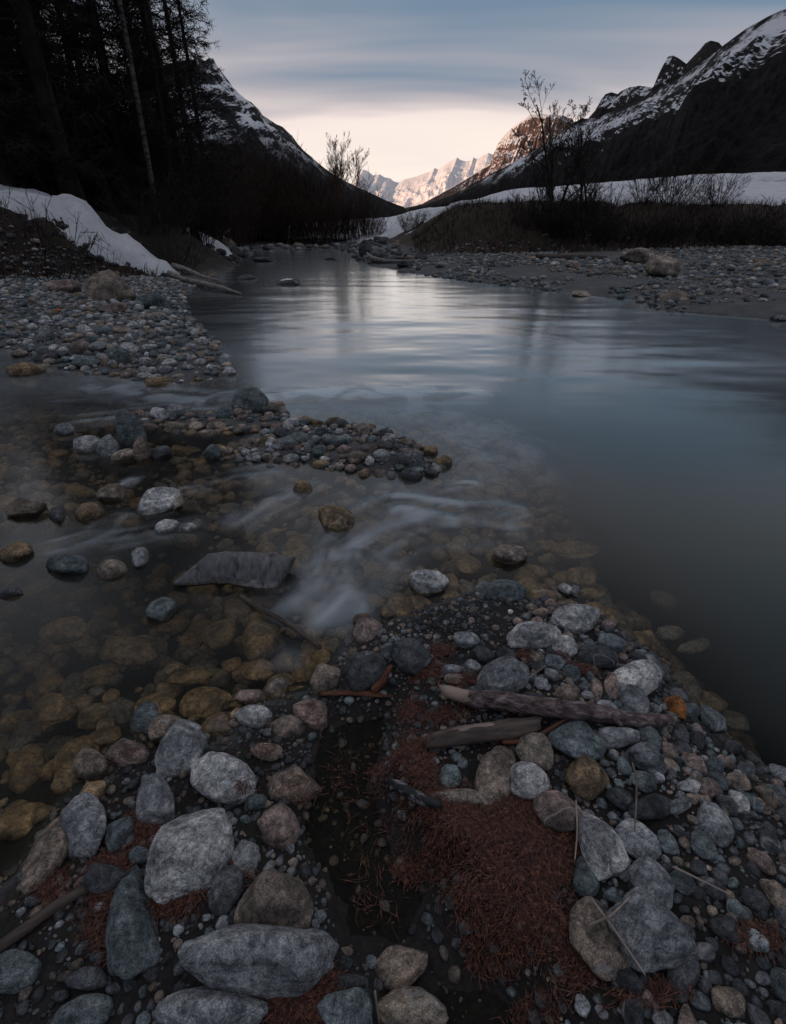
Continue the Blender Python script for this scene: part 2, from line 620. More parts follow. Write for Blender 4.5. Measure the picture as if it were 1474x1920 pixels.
SHORE = gl([(-420, 640), (-150, 652), (20, 655), (100, 692), (250, 708), (330, 722), (430, 700), (405, 645), (360, 600),
            (345, 560), (385, 535), (440, 505), (452, 485), (470, 473), (560, 468.5), (640, 469), (672, 476), (668, 487),
            (720, 503), (830, 521), (960, 537), (1080, 552), (1190, 562), (1235, 582), (1310, 588), (1474, 603), (1800, 632)])
OUTER = SHORE + [(200, 7.0), (200, 400), (-200, 400), (-200, 5.2)]
BAR = gl([(-60, 2100), (-60, 1720), (60, 1600), (105, 1520), (205, 1400), (300, 1365), (420, 1395), (455, 1335), (545, 1305), (625, 1285),
          (645, 1225), (680, 1165), (760, 1160), (830, 1130), (900, 1110), (1000, 1130), (1110, 1150), (1165, 1195), (1240, 1250),
          (1290, 1330), (1400, 1420), (1500, 1500), (1700, 1640)]) + [(3.0, -0.5), (3.5, -3), (-3, -3), (-2.2, -0.2)]
PUDDLE = gl([(600, 1345), (735, 1335), (715, 1470), (775, 1560), (835, 1650), (800, 1745), (960, 1830), (1030, 2000),
             (705, 2000), (690, 1840), (620, 1790), (590, 1650), (560, 1560), (560, 1440)])
ISLE = gl([(285, 790), (340, 782), (430, 782), (500, 778), (560, 795), (680, 805), (745, 832), (815, 872), (790, 886), (700, 884),
           (590, 862), (480, 862), (430, 850), (520, 826), (500, 806), (330, 803)])
TERR_L = [(-200, 12.0), (-30, 12.6), (-14, 13.4), (-9.2, 14.0), (-8.0, 14.9), (-7.6, 17), (-7.6, 20), (-8.6, 24), (-9.5, 30), (-12, 36), (-14, 42), (-20, 70), (-60, 400), (-200, 400)]
TERR_R = [(200, 22), (60, 24), (24, 28.5), (14, 28.5), (9.5, 27.0), (6.5, 26.5), (4.6, 27.2), (3.4, 30), (2.6, 35), (1.0, 42), (-1, 47), (-8, 48), (-13, 47), (-18, 60), (-40, 400), (200, 400)]


def height(P, parts=False):
    P = np.asarray(P, float)
    d = sdf(P, OUTER)
    sb = sdf(P, BAR)
    si = sdf(P, ISLE)
    sp = sdf(P, PUDDLE)
    sl = sdf(P, TERR_L)
    sr = sdf(P, TERR_R)
    x, y = P[:, 0], P[:, 1]
    n1 = fbm(P * 0.7, 4, 3)
    n2 = fbm(P * 4.5, 4, 9)
    # river bed: deep pool on the right of the bar, shallows to the left of it and over the gravel
    wat = np.minimum(np.minimum(-d, -sb), -si)
    right = sstep(0.35, 1.6, x - 0.12 * (y - 2.0))
    near_isle = np.exp(-np.clip(-si, 0, 9) ** 2 / 0.35)
    deep = 0.30 + 1.0 * right + 0.35 * sstep(3.5, 6.5, y) * (1 - near_isle)
    bed = -deep * (1 - np.exp(-np.clip(wat, 0, 99) / (0.5 + 0.35 * right)))
    shallow = (1 - right) * sstep(0.9, 1.2, y) * (1 - sstep(3.7, 4.6, y))
    leftdeep = sstep(-0.45, -1.25, x) * (1 - sstep(1.7, 2.2, y))
    bed = np.where(shallow > 0, bed * (1 - shallow) + shallow * np.maximum(bed, -0.115 - 0.30 * leftdeep), bed)
    h = bed + 0.015 * n2
    # gravel beside the river
    g = 0.035 + 0.26 * (1 - np.exp(-np.clip(d, 0, 99) / 2.6)) + 0.016 * np.clip(d, 0, 16) * sstep(0, 3, x) + 0.05 * n1 * sstep(0, 2, d) + 0.02 * n2
    h = np.where(d > 0, np.maximum(h, g * sstep(-0.05, 0.4, d)), h)
    # bar in the foreground and the strip of cobbles in mid-stream
    hb = (0.045 + 0.03 * n2 + 0.03 * sstep(0.1, 0.5, sb)) * sstep(-0.03, 0.10, sb) + 0.05 * sstep(0.15, 0.6, x) * sstep(0.05, 0.4, sb)
    hb = hb - 0.045 * sstep(0.05, -0.35, x) * sstep(0.42, 0.15, sb)
    h = np.where(sb > -0.03, np.maximum(h, hb), h)
    h = np.where(sp > -0.06, h * (1 - sstep(-0.06, 0.05, sp)) + (-0.014 + 0.030 * n2) * sstep(-0.06, 0.05, sp), h)
    h = np.where(si > -0.1, np.maximum(h, 0.03 * sstep(-0.05, 0.12, si) - 0.01 + 0.01 * n2), h)
    # banks
    tl = 1.62 + 0.12 * np.clip(sl, 0, 6) + 0.42 * np.clip(sl - 5, 0, 60) + 0.18 * n1
    tl = tl * (1 - 0.5 * sstep(17, 24, y) * (1 - sstep(4, 9, sl)))
    bl = sstep(-1.9, 0.15, sl + 0.25 * n1)
    h = h * (1 - bl) + np.maximum(tl, h) * bl
    top = np.interp(x, [0, 6.4, 15, 41, 90], [3.0, 3.6, 5.3, 5.9, 6.6])
    sr2 = np.clip(sr / 33.0, 0, 1)
    lowf = sstep(-1.0, 4.0, x)
    tb = 0.85 + 1.4 * lowf
    tr = tb + (top - tb) * sr2 - 0.012 * np.clip(sr - 40, 0, 200) + 0.12 * n1
    br = sstep(-3.4 - 2.5 * (1 - lowf), 0.1, sr + 0.5 * n1)
    h = np.where(sr > -7, h * (1 - br) + np.maximum(tr, h) * br, h)
    if parts:
        return h, dict(d=d, sb=sb, si=si, sp=sp, sl=sl, sr=sr, n1=n1, n2=n2, wat=wat)
    return h


MAT_ZONE = gl([(765, 1505), (810, 1520), (900, 1520), (985, 1512), (1050, 1550), (1058, 1640), (1035, 1705), (970, 1745), (905, 1730), (875, 1690),
               (862, 1630), (800, 1570)], 0.08)


def mound(P):
    return 0.022 * sstep(-0.04, 0.08, sdf(P, MAT_ZONE))


def h1(x, y):
    q = np.array([[x, y]], float)
    r = float(height(q)[0])
    return r + float(mound(q)[0]) if y < 3 else r


def warp(lo, hi, mid, a, n):
    k = max(hi - mid, mid - lo) / math.sinh(a)
    t0, t1 = math.asinh((lo - mid) / k), math.asinh((hi - mid) / k)
    return mid + k * np.sinh(np.linspace(t0, t1, n))


def grid(xs, ys):
    X, Y = np.meshgrid(xs, ys)
    nx, ny = len(xs), len(ys)
    i = (np.arange(ny - 1)[:, None] * nx + np.arange(nx - 1)[None]).ravel()
    F = np.stack([i, i + 1, i + nx + 1, i + nx], 1)
    return np.stack([X.ravel(), Y.ravel()], 1), F


SNOW_L = [(-17, 14.6), (-12, 14.4), (-9.6, 14.2), (-8.6, 14.0), (-7.6, 14.1), (-6.5, 14.6), (-5.75, 14.95), (-5.8, 15.6), (-6.6, 15.7), (-7.4, 15.4), (-8.2, 15.8), (-9.6, 15.9), (-12, 16.6), (-17, 17)]
SNOW_L2 = [(-9.8, 23.6), (-8.2, 23.0), (-6.9, 23.8), (-6.7, 25.0), (-7.6, 26.2), (-9.5, 26.4)]
SNOW_GULLY = [(-3, 43), (-1.2, 37.5), (1.0, 36.5), (2.6, 33.5), (3.3, 32.5), (3.6, 34.5), (2.6, 38), (2.2, 43), (1.5, 50), (-4, 52)]
BARE = [(2.2, 36.5), (3.4, 36.5), (4.5, 42), (4.2, 50), (1.8, 50), (0.4, 46), (0.9, 41)]
NOSNOW = [(1.5, 27), (9.2, 26.2), (10.0, 28.0), (8.6, 29.4), (5.8, 30.6), (4.0, 33), (3.2, 33)]


def snow_cover(P, q):
    """thickness of the snow at each point"""
    nn = fbm(P * 1.1, 4, 31)
    s1 = sdf(P, SNOW_L) + 0.25 * nn + 0.22 * fbm(P * 4.0, 3, 33)
    s2 = sdf(P, SNOW_L2) + 0.3 * nn
    s3 = sdf(P, SNOW_GULLY) + 0.9 * nn
    sb_ = sdf(P, BARE) + 0.6 * nn
    s4 = np.minimum(q['sr'] - 0.2 + 3.0 * (1 - sstep(-1.0, 3.0, P[:, 0])) + 1.0 * nn, -(sdf(P, NOSNOW) + 0.5 * nn))
    strip = np.minimum(3.0 - np.abs(q['sr'] - 21 + 1.5 * nn), P[:, 0] - 24 + 6 * nn)
    s4 = np.minimum(s4, -strip)
    s3 = np.minimum(s3, -sb_)
    s4 = np.minimum(s4, np.where(P[:, 0] < 6, -sb_, s4))
    t = 0.30 * sstep(0, 0.30, s1) * (1 + 0.55 * fbm(P * 2.2, 4, 61))
    t = np.maximum(t, 0.45 * sstep(0, 0.7, s2))
    t = np.maximum(t, 0.22 * sstep(0, 0.6, s3))
    t = np.maximum(t, 0.32 * sstep(0, 0.9, s4))
    return t


C_GRAVEL = np.array([0.115, 0.118, 0.12])
C_MUD = np.array([0.026, 0.023, 0.021])
C_BED = np.array([0.030, 0.024, 0.016])
C_DEEP = np.array([0.015, 0.02, 0.017])
C_EARTH = np.array([0.034, 0.023, 0.016])
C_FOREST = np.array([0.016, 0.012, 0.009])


def tint_of(P, h, q):
    c = np.tile(C_GRAVEL, (len(P), 1))

    def lay(col, w):
        nonlocal c
        c = c * (1 - w[:, None]) + np.asarray(col) * w[:, None]
    lay(C_MUD * 0.9, sstep(-0.02, 0.05, q['sb']))
    lay(C_BED, sstep(0.012, -0.03, h))
    lay(C_DEEP, sstep(-0.25, -0.8, h))
    lay(C_MUD * 1.0, sstep(-0.06, 0.04, q['sp']))
    lay(C_EARTH * 1.7, sstep(-3.9, -2.9, q['sr'] + 0.6 * q['n1']))
    bank = np.maximum(sstep(-2.3, -1.6, q['sl'] + 0.3 * q['n1']), sstep(-0.4, 0.4, q['sr']))
    lay(C_EARTH, bank)
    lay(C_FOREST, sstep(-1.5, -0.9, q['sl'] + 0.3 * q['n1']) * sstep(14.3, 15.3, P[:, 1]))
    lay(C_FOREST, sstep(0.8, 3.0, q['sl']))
    return c


xs = warp(-46, 62, -0.1, 4.2, 430)
ys = warp(-3.5, 80, 1.6, 4.0, 450)
P2, F2 = grid(xs, ys)
H2, Q2 = height(P2, True)
mz = sdf(P2, MAT_ZONE)
H2 = H2 + mound(P2)
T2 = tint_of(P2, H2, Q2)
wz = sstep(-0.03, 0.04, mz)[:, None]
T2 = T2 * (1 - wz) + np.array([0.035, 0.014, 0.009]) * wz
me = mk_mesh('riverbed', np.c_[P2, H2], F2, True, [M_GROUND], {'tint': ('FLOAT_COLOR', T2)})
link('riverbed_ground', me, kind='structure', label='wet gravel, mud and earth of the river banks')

# valley floor far beyond, to the foot of the mountains
xf = warp(-11000, 11000, 0, 8.0, 170)
yf = warp(-9000, 16000, 20, 8.0, 170)
P3, F3 = grid(xf, yf)
H3, Q3 = height(P3, True)
ins = (np.minimum(np.minimum(P3[:, 0] + 44, 60 - P3[:, 0]), np.minimum(P3[:, 1] + 2.5, 78 - P3[:, 1])))
H3 = np.where(ins > 0, H3 - 2.5 * sstep(0, 3, ins), H3 - 0.05)
S3 = np.zeros(len(P3))
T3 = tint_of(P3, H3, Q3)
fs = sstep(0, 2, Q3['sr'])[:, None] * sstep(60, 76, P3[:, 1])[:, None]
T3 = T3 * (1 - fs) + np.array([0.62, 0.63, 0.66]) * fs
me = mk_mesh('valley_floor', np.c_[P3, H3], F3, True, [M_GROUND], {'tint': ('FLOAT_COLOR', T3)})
link('valley_ground', me, kind='structure', label='valley floor reaching to the mountains')

# snow lying on the banks: a sheet with rounded edges, one object for each patch
xs_ = np.concatenate([np.linspace(-18, 8, 190), np.linspace(8.2, 62, 110)])
ys_ = np.concatenate([np.linspace(12.5, 53, 230), np.linspace(53.5, 80, 50)])
P4, F4 = grid(xs_, ys_)
H4, Q4 = height(P4, True)
TH = snow_cover(P4, Q4)


def snow_piece(name, sel, label):
    keep = (TH[F4].max(1) > 0.004) & sel[F4].all(1)
    f = F4[keep]
    idx = np.unique(f)
    inv = np.full(len(P4), -1)
    inv[idx] = np.arange(len(idx))
    V = np.c_[P4[idx], (H4 + np.where(TH > 0.004, TH, -0.12))[idx]]
    me = mk_mesh(name, V, inv[f], True, [M_SNOW])
    link(name, me, kind='stuff', label=label)


sel_l = (P4[:, 0] < -4) & (P4[:, 1] < 19)
sel_l2 = (P4[:, 0] < -4) & (P4[:, 1] >= 19) & (P4[:, 1] < 30)
sel_r = (P4[:, 0] > -4) | (P4[:, 1] >= 30)
snow_piece('snow_tongue', sel_l, 'tongue of old snow running down the left bank')
snow_piece('snow_patch', sel_l2, 'rounded snow patch at the foot of the larches')
snow_piece('snow_field', sel_r, 'snow field on the terrace beyond the right bank')

# ------------------------------------------------------------------ water
FOAM = [  # line over the water as seen, width m, strength
    ([(1000, 962), (900, 966), (820, 955), (750, 935), (700, 955), (655, 1000), (635, 1045), (655, 1085), (640, 1125), (585, 1160), (530, 1215)], 0.16, 0.85),
    ([(1010, 1000), (880, 990), (760, 990), (700, 1030), (660, 1070)], 0.13, 0.55),
    ([(770, 1050), (700, 1095), (640, 1140), (560, 1165)], 0.11, 0.40),
    ([(690, 990), (640, 1020), (615, 1060)], 0.06, 0.7),
    ([(1000, 742), (860, 738), (700, 733), (560, 738), (440, 748), (350, 742), (265, 738), (190, 718), (110, 712)], 0.26, 0.9),
    ([(470, 765), (400, 757), (300, 766), (180, 780), (60, 800)], 0.20, 0.65),
    ([(200, 712), (170, 730), (90, 760)], 0.14, 0.85),
    ([(545, 880), (450, 888), (380, 905), (300, 925)], 0.11, 0.5),
    ([(262, 890), (244, 902), (222, 920)], 0.035, 0.9),
    ([(260, 950), (215, 972), (180, 1000), (110, 1022), (60, 1032)], 0.07, 0.6),
    ([(400, 980), (260, 1003), (130, 1022)], 0.09, 0.4),
    ([(880, 608), (985, 620), (1060, 634), (1140, 660)], 0.34, 0.5),
    ([(540, 650), (700, 668), (820, 672), (980, 700)], 0.34, 0.4),
    ([(620, 540), (560, 560), (490, 605)], 0.4, 0.3),
    ([(700, 570), (860, 590), (1040, 600)], 0.6, 0.35),
    ([(470, 518), (540, 500), (650, 490)], 0.7, 0.4),
    ([(620, 700), (760, 760), (860, 810), (960, 880), (1010, 940)], 0.5, 0.35),
    ([(820, 915), (870, 908), (905, 915)], 0.06, 0.8),
    ([(920, 978), (950, 960), (995, 955)], 0.06, 0.8),
    ([(470, 1240), (520, 1230), (575, 1250)], 0.05, 0.35),
    ([(620, 900), (560, 930), (480, 960), (420, 1000)], 0.12, 0.4),
]


def water_mat():
    m, n, l, b, out = new_mat('river_water')
    n.remove(b)
    dep = N(n, 'ShaderNodeAttribute', attribute_name='depth').outputs['Fac']
    foam = N(n, 'ShaderNodeAttribute', attribute_name='foam').outputs['Fac']
    geo = N(n, 'ShaderNodeNewGeometry')
    lump = noise(n, l, geo.outputs['Position'], 3.6, 2, 0.5, 0.8)
    mp2 = N(n, 'ShaderNodeMapping')
    mp2.inputs['Rotation'].default_value = (0, 0, R(-16))
    mp2.inputs['Scale'].default_value = (0.5, 1.1, 1)
    l.new(geo.outputs['Position'], mp2.inputs[0])
    swell = noise(n, l, mp2.outputs[0], 0.9, 3, 0.5, 0.5)
    rip = noise(n, l, mp2.outputs[0], 3.6, 3, 0.5, 0.5)
    fst = math_node(n, l, 'MULTIPLY', foam, ramp(n, l, lump, [(0.34, (0.30,) * 3), (0.60, (1,) * 3)], 'EASE'), True)
    fst = math_node(n, l, 'MULTIPLY', fst, 0.85)
    # murk: the deeper the less of the bed shows
    ex = math_node(n, l, 'POWER', 2.718, math_node(n, l, 'MULTIPLY', dep, math_node(n, l, 'ADD', math_node(n, l, 'MULTIPLY', dep, -8.0), -0.7)))
    murk = math_node(n, l, 'SUBTRACT', 1.0, ex, True)
    murk = math_node(n, l, 'ADD', murk, math_node(n, l, 'MULTIPLY', ramp(n, l, swell, [(0.4, (0,) * 3), (0.7, (1,) * 3)]), 0.05), True)
    murk = math_node(n, l, 'ADD', murk, math_node(n, l, 'MULTIPLY', foam, 0.25), True)
    # the fast main current is clouded with drawn-out froth
    sp5 = N(n, 'ShaderNodeSeparateXYZ')
    l.new(geo.outputs['Position'], sp5.inputs[0])
    fast = math_node(n, l, 'MULTIPLY', sstep_node(n, l, sp5.outputs[1], 3.0, 5.5), ramp(n, l, swell, [(0.30, (0.35,) * 3), (0.68, (1,) * 3)], 'EASE'))
    fast = math_node(n, l, 'MULTIPLY', fast, 0.50)
    tr = N(n, 'ShaderNodeBsdfTransparent')
    tr.inputs[0].default_value = (0.90, 0.92, 0.88, 1)
    df = N(n, 'ShaderNodeBsdfDiffuse')
    l.new(mix(n, l, sstep_node(n, l, dep, 0.05, 0.7), (0.040, 0.040, 0.036), (0.012, 0.031, 0.028)), df.inputs[0])
    s1 = N(n, 'ShaderNodeMixShader')
    l.new(murk, s1.inputs[0])
    l.new(tr.outputs[0], s1.inputs[1])
    l.new(df.outputs[0], s1.inputs[2])
    fd = N(n, 'ShaderNodeBsdfDiffuse')
    fd.inputs[0].default_value = (0.60, 0.68, 0.74, 1)
    s2 = N(n, 'ShaderNodeMixShader')
    l.new(math_node(n, l, 'MAXIMUM', fst, fast), s2.inputs[0])
    l.new(s1.outputs[0], s2.inputs[1])
    l.new(fd.outputs[0], s2.inputs[2])
    nb = bump(n, l, swell, 0.12, 0.06)
    nb = bump(n, l, rip, 0.05, 0.010, nb)
    nb = bump(n, l, foam, 0.12, 0.03, nb)
    gs = N(n, 'ShaderNodeBsdfGlossy')
    gs.inputs['Roughness'].default_value = 0.155
    gs.inputs['Color'].default_value = (0.92, 0.97, 0.98, 1)
    l.new(nb, gs.inputs['Normal'])
    fr = N(n, 'ShaderNodeFresnel', i_IOR=1.33)
    l.new(bump(n, l, swell, 0.1, 0.05), fr.inputs['Normal'])
    s3 = N(n, 'ShaderNodeMixShader')
    l.new(math_node(n, l, 'SUBTRACT', math_node(n, l, 'MULTIPLY', fr.outputs[0], 2.0), 0.046, True), s3.inputs[0])
    l.new(s2.outputs[0], s3.inputs[1])
    l.new(gs.outputs[0], s3.inputs[2])
    l.new(s3.outputs[0], out.inputs[0])
    return m


def sstep_node(n, l, val, a, b_):
    mr = N(n, 'ShaderNodeMapRange', interpolation_type='SMOOTHSTEP')
    mr.inputs['From Min'].default_value = a
    mr.inputs['From Max'].default_value = b_
    l.new(val, mr.inputs['Value'])
    return mr.outputs[0]


M_WATER = water_mat()
xw = warp(-14, 14, -0.1, 3.0, 380)
yw = warp(-1.5, 47, 2.2, 3.8, 430)
P5, F5 = grid(xw, yw)
H5, Q5 = height(P5, True)
foam = np.zeros(len(P5))


def chaikin(p, n=3):
    p = np.asarray(p, float)
    for _ in range(n):
        q = np.empty((2 * len(p), 2))
        q[0], q[-1] = p[0], p[-1]
        q[1:-1:2] = p[:-1] * 0.75 + p[1:] * 0.25
        q[2:-1:2] = p[:-1] * 0.25 + p[1:] * 0.75
        p = q
    return p


for fi, (pl, wd, st) in enumerate(FOAM):
    line = chaikin(gl(pl))
    lo, hi = line.min(0) - 3 * wd, line.max(0) + 3 * wd
    near = np.where(((P5 > lo) & (P5 < hi)).all(1))[0]
    dist, along, side = pline(P5[near], line)
    g = st * np.exp(-(dist / wd) ** 2)
    L = along.max()
    e_ = 0.2 if fi not in (0, 4) else 0.12
    g = g * sstep(0, e_ * L, along) * sstep(L, (1 - e_) * L, along)
    st_n = fbm(np.c_[along / wd * 0.30 + fi * 7, side / wd * 2.4 + 0.3 * np.sin(along / wd), 0 * side], 3, 200 + fi, 0.6)
    lowc = 0.12 if line[:, 1].mean() < 4.2 else 0.55
    g = g * (lowc + (1 - lowc) * sstep(-0.35, 0.40, st_n))
    foam[near] = foam[near] + g * (1 - foam[near])
zw = 0.010 * fbm(P5 * np.array([0.8, 1.6]), 3, 77) * sstep(2.5, 5, P5[:, 1]) + 0.010 * foam * sstep(5.0, 3.5, P5[:, 1])
keep = (H5[F5].min(1) < 0.10) & (Q5['sl'][F5].max(1) < -0.5)
me = mk_mesh('water', np.c_[P5, zw], F5[keep], True, [M_WATER],
             {'depth': ('FLOAT', np.clip(zw - H5, 0, 5)), 'foam': ('FLOAT', foam)})
link('river_water', me, kind='structure', label='smooth grey green river water streaming over the stones')


# ------------------------------------------------------------------ mountains
def mountain_mat(name, rock1, rock2, snow_lo, snow_hi, nz_lo, nz_hi, tree_lo, tree_hi, scale, treec=(0.014, 0.014, 0.014), streak=(0.3, 1, 1), relief=0.8):
    """rock with snow lying where it is not too steep, dark wood on the lower slopes; heights in metres"""
    m, n, l, b, _ = new_mat(name)
    geo = N(n, 'ShaderNodeNewGeometry')
    p = geo.outputs['Position']
    sp = N(n, 'ShaderNodeSeparateXYZ')
    l.new(p, sp.inputs[0])
    sn = N(n, 'ShaderNodeSeparateXYZ')
    l.new(geo.outputs['Normal'], sn.inputs[0])
    mp_ = N(n, 'ShaderNodeMapping')
    mp_.inputs['Scale'].default_value = streak
    l.new(p, mp_.inputs[0])
    t1 = noise(n, l, mp_.outputs[0], scale, 8, 0.62, 0.4)
    t2 = noise(n, l, p, scale * 6, 6, 0.65, 0.2)
    rock = ramp(n, l, t2, [(0.3, rock1), (0.7, rock2)])
    # snow
    steep = math_node(n, l, 'ADD', sn.outputs[2], math_node(n, l, 'MULTIPLY', math_node(n, l, 'SUBTRACT', t1, 0.5), 0.9))
    steep = math_node(n, l, 'ADD', steep, math_node(n, l, 'MULTIPLY', math_node(n, l, 'SUBTRACT', t2, 0.5), 0.5))
    s_n = sstep_node(n, l, steep, nz_lo, nz_hi)
    zj = math_node(n, l, 'ADD', sp.outputs[2], math_node(n, l, 'MULTIPLY', math_node(n, l, 'SUBTRACT', t1, 0.5), (snow_hi - snow_lo) * 2.0))
    s_z = sstep_node(n, l, zj, snow_lo, snow_hi)
    snow = math_node(n, l, 'MULTIPLY', s_n, s_z)
    c = mix(n, l, snow, rock, (0.74, 0.75, 0.78))
    zt = math_node(n, l, 'ADD', sp.outputs[2], math_node(n, l, 'MULTIPLY', math_node(n, l, 'SUBTRACT', t1, 0.5), (tree_hi - tree_lo) * 2.2))
    tr = sstep_node(n, l, zt, tree_hi, tree_lo)
    sp_t = ramp(n, l, t2, [(0.60, (1,) * 3), (0.68, (0.72,) * 3)])
    tr = math_node(n, l, 'MULTIPLY', tr, sp_t)
    c = mix(n, l, tr, c, treec)
    l.new(c, b.inputs['Base Color'])
    b.inputs['Roughness'].default_value = 0.95
    b.inputs['Specular IOR Level'].default_value = 0.1
    nb = bump(n, l, t1, relief, 0.12 / scale)
    l.new(bump(n, l, t2, relief, 0.03 / scale, nb), b.inputs['Normal'])
    return m


def mountain(name, ridge, down, run, prof, mat, seed, nt=220, nv=90, amp=0.10, fscale=3.0, back=1.0, ridge_amp=0.25, label='', gul=1.0):
    """ridge: (px,py,D) seen on the skyline or (x,y,z) world tuples marked by a leading 'w'"""
    W = []
    for q in ridge:
        W.append(np.array(q[1:], float) if q[0] == 'w' else at(*q))
    W = np.array(W)
    seg = np.r_[0, np.cumsum(np.linalg.norm(np.diff(W, axis=0), axis=1) ** 0.6)]
    t = np.linspace(0, seg[-1], nt)
    t = np.unique(np.concatenate([t, seg]))
    nt = len(t)
    RG = np.stack([np.interp(t, seg, W[:, k]) for k in range(3)], 1)
    down = np.array(down, float)
    down /= np.linalg.norm(down)
    v = np.r_[np.linspace(-1, 0, int(nv * 0.75), endpoint=False), np.linspace(0, 1, nv - int(nv * 0.75))]
    uu = np.abs(v)
    pf = np.where(v <= 0, np.interp(uu, *zip(*prof)), 1 - uu)
    Z = RG[:, 2][:, None] * pf[None]
    zmean = np.convolve(np.pad(RG[:, 2], 20, 'edge'), np.ones(41) / 41, 'valid')
    off = np.where(v <= 0, uu * run, -uu * back * run)[None] * zmean[:, None]
    X = RG[:, 0][:, None] + down[0] * off
    Y = RG[:, 1][:, None] + down[1] * off
    w = (ridge_amp + (1 - ridge_amp) * sstep(0.0, 0.3, uu))[None] * (1 - uu ** 4)[None]
    L = max(RG[:, 2].max(), 1)
    Pn = np.stack([X, Y, Z], -1) / L
    nzv = fbm(Pn * fscale, 6, seed, 0.55, True) - 0.2 + 0.6 * fbm(Pn * fscale * 3.1, 5, seed + 40, 0.6)
    # gullies running down the fall line
    tt = np.repeat((t / t[-1])[:, None], len(v), 1)
    along = np.cumsum(np.r_[0, np.linalg.norm(np.diff(RG[:, :2], axis=0), axis=1)])[:, None] / L
    gl_ = fbm(np.stack([np.repeat(along, len(v), 1) * fscale * 4, np.repeat(uu[None], nt, 0) * 1.3, tt * 0], -1), 4, seed + 80, 0.55, True) * gul
    dz = amp * zmean[:, None] * w * (nzv + 0.7 * gl_)
    Z = Z + dz
    X = X + down[0] * dz * 0.5
    Y = Y + down[1] * dz * 0.5
    Z = Z - 8 * (uu[None] ** 6)
    V = np.stack([X, Y, Z], -1).reshape(-1, 3)
    k = len(v)
    i = (np.arange(nt - 1)[:, None] * k + np.arange(k - 1)[None]).ravel()
    F = np.stack([i, i + 1, i + k + 1, i + k], 1)
    me = mk_mesh(name, V, F, False, [mat])
    return link(name, me, kind='structure', label=label)


PLAIN = [(0, 1), (1, 0)]
M_MT_L = mountain_mat('left_mountain', (0.016, 0.017, 0.02), (0.062, 0.062, 0.068), 190, 330, 0.58, 0.74, 150, 330, 0.010, streak=(1, 0.5, 0.6))
mountain('mountain_left', [('w', -3200, -1500, 1500), ('w', -2300, 300, 1350), ('w', -1480, 1450, 1080), (40, 165, 1850), (150, 160, 2000), (250, 138, 2150), (320, 120, 2220), (365, 114, 2250),  # world points: ridge out of view, raised to keep the sun off the valley
                           (385, 117, 2280), (392, 111, 2290), (400, 113, 2300), (406, 126, 2310), (430, 158, 2380), (441, 174, 2400), (470, 194, 2500), (486, 207, 2550), (492, 216, 2580),
                           (530, 238, 2750), (548, 256, 2850), (556, 268, 2880), (570, 284, 2950), (600, 309, 3150), (622, 326, 3300), (650, 342, 3500), (690, 360, 3800), (722, 375, 4100), (758, 389, 4500)],
         (0.75, -0.66), 1.25, [(0, 1), (0.10, 0.84), (0.25, 0.70), (0.55, 0.40), (1, 0)], M_MT_L, 5, 260, 120, 0.085, 3.2, 1.0, 0.12,
         'dark left mountain with snow lying among its crags')
M_MT_R = mountain_mat('right_mountain', (0.008, 0.008, 0.009), (0.045, 0.042, 0.042), 190, 260, 0.66, 0.80, 90, 220, 0.011, (0.006, 0.006, 0.006), streak=(1, 0.4, 0.6))
mountain('mountain_right', [('w', 2300, 300, 800), (1900, -200, 1150), (1640, -60, 1350), (1474, 20, 1500), (1440, 32, 1530), (1400, 54, 1570), (1372, 75, 1600), (1345, 96, 1650),
                            (1290, 137, 1750), (1240, 163, 1850), (1200, 186, 1950), (1165, 202, 2050), (1120, 222, 2200), (1088, 224, 2350), (1072, 233, 2400), (1060, 245, 2450),
                            (1000, 284, 2700), (960, 306, 2900), (900, 338, 3300), (850, 362, 3700), (800, 381, 4200), (760, 390, 4700)],
         (-0.72, -0.69), 1.25, [(0, 1), (0.03, 0.962), (0.29, 0.68), (0.37, 0.40), (0.6, 0.24), (1, 0)], M_MT_R, 15, 300, 140, 0.06, 3.0, 1.0, 0.10,
         'black right mountain with a slanting band of snow above its cliffs')
M_MT_B = mountain_mat('pinnacle_ridge', (0.014, 0.013, 0.013), (0.045, 0.04, 0.038), 300, 420, 0.74, 0.84, 20, 60, 0.012, (0.01, 0.01, 0.01))
mountain('mountain_pinnacles', [(1500, 20, 2500), (1400, 78, 2500), (1372, 100, 2500), (1357, 90, 2500), (1348, 80, 2500), (1332, 77, 2500), (1322, 82, 2510), (1312, 94, 2520), (1300, 106, 2540),
                                (1287, 120, 2560), (1276, 112, 2570), (1262, 104, 2580), (1252, 107, 2590), (1244, 122, 2595), (1241, 140, 2600), (1238, 163, 2610), (1222, 164, 2650),
                                (1200, 161, 2700), (1180, 164, 2750), (1165, 171, 2780), (1158, 177, 2790), (1146, 173, 2800), (1135, 177, 2820), (1127, 188, 2840), (1119, 204, 2850), (1100, 225, 2900), (1070, 260, 3000)],
         (-0.6, -0.8), 0.8, [(0, 1), (0.1, 0.93), (0.3, 0.72), (1, 0)], M_MT_B, 25, 300, 60, 0.04, 4.0, 0.8, 0.06,
         'rock pinnacles and snowy knob behind the right ridge')
M_MT_M = mountain_mat('dome_peak', (0.085, 0.06, 0.055), (0.22, 0.155, 0.135), 120, 380, 0.50, 0.64, 60, 200, 0.0042, (0.03, 0.024, 0.022), streak=(1, 1, 0.35))
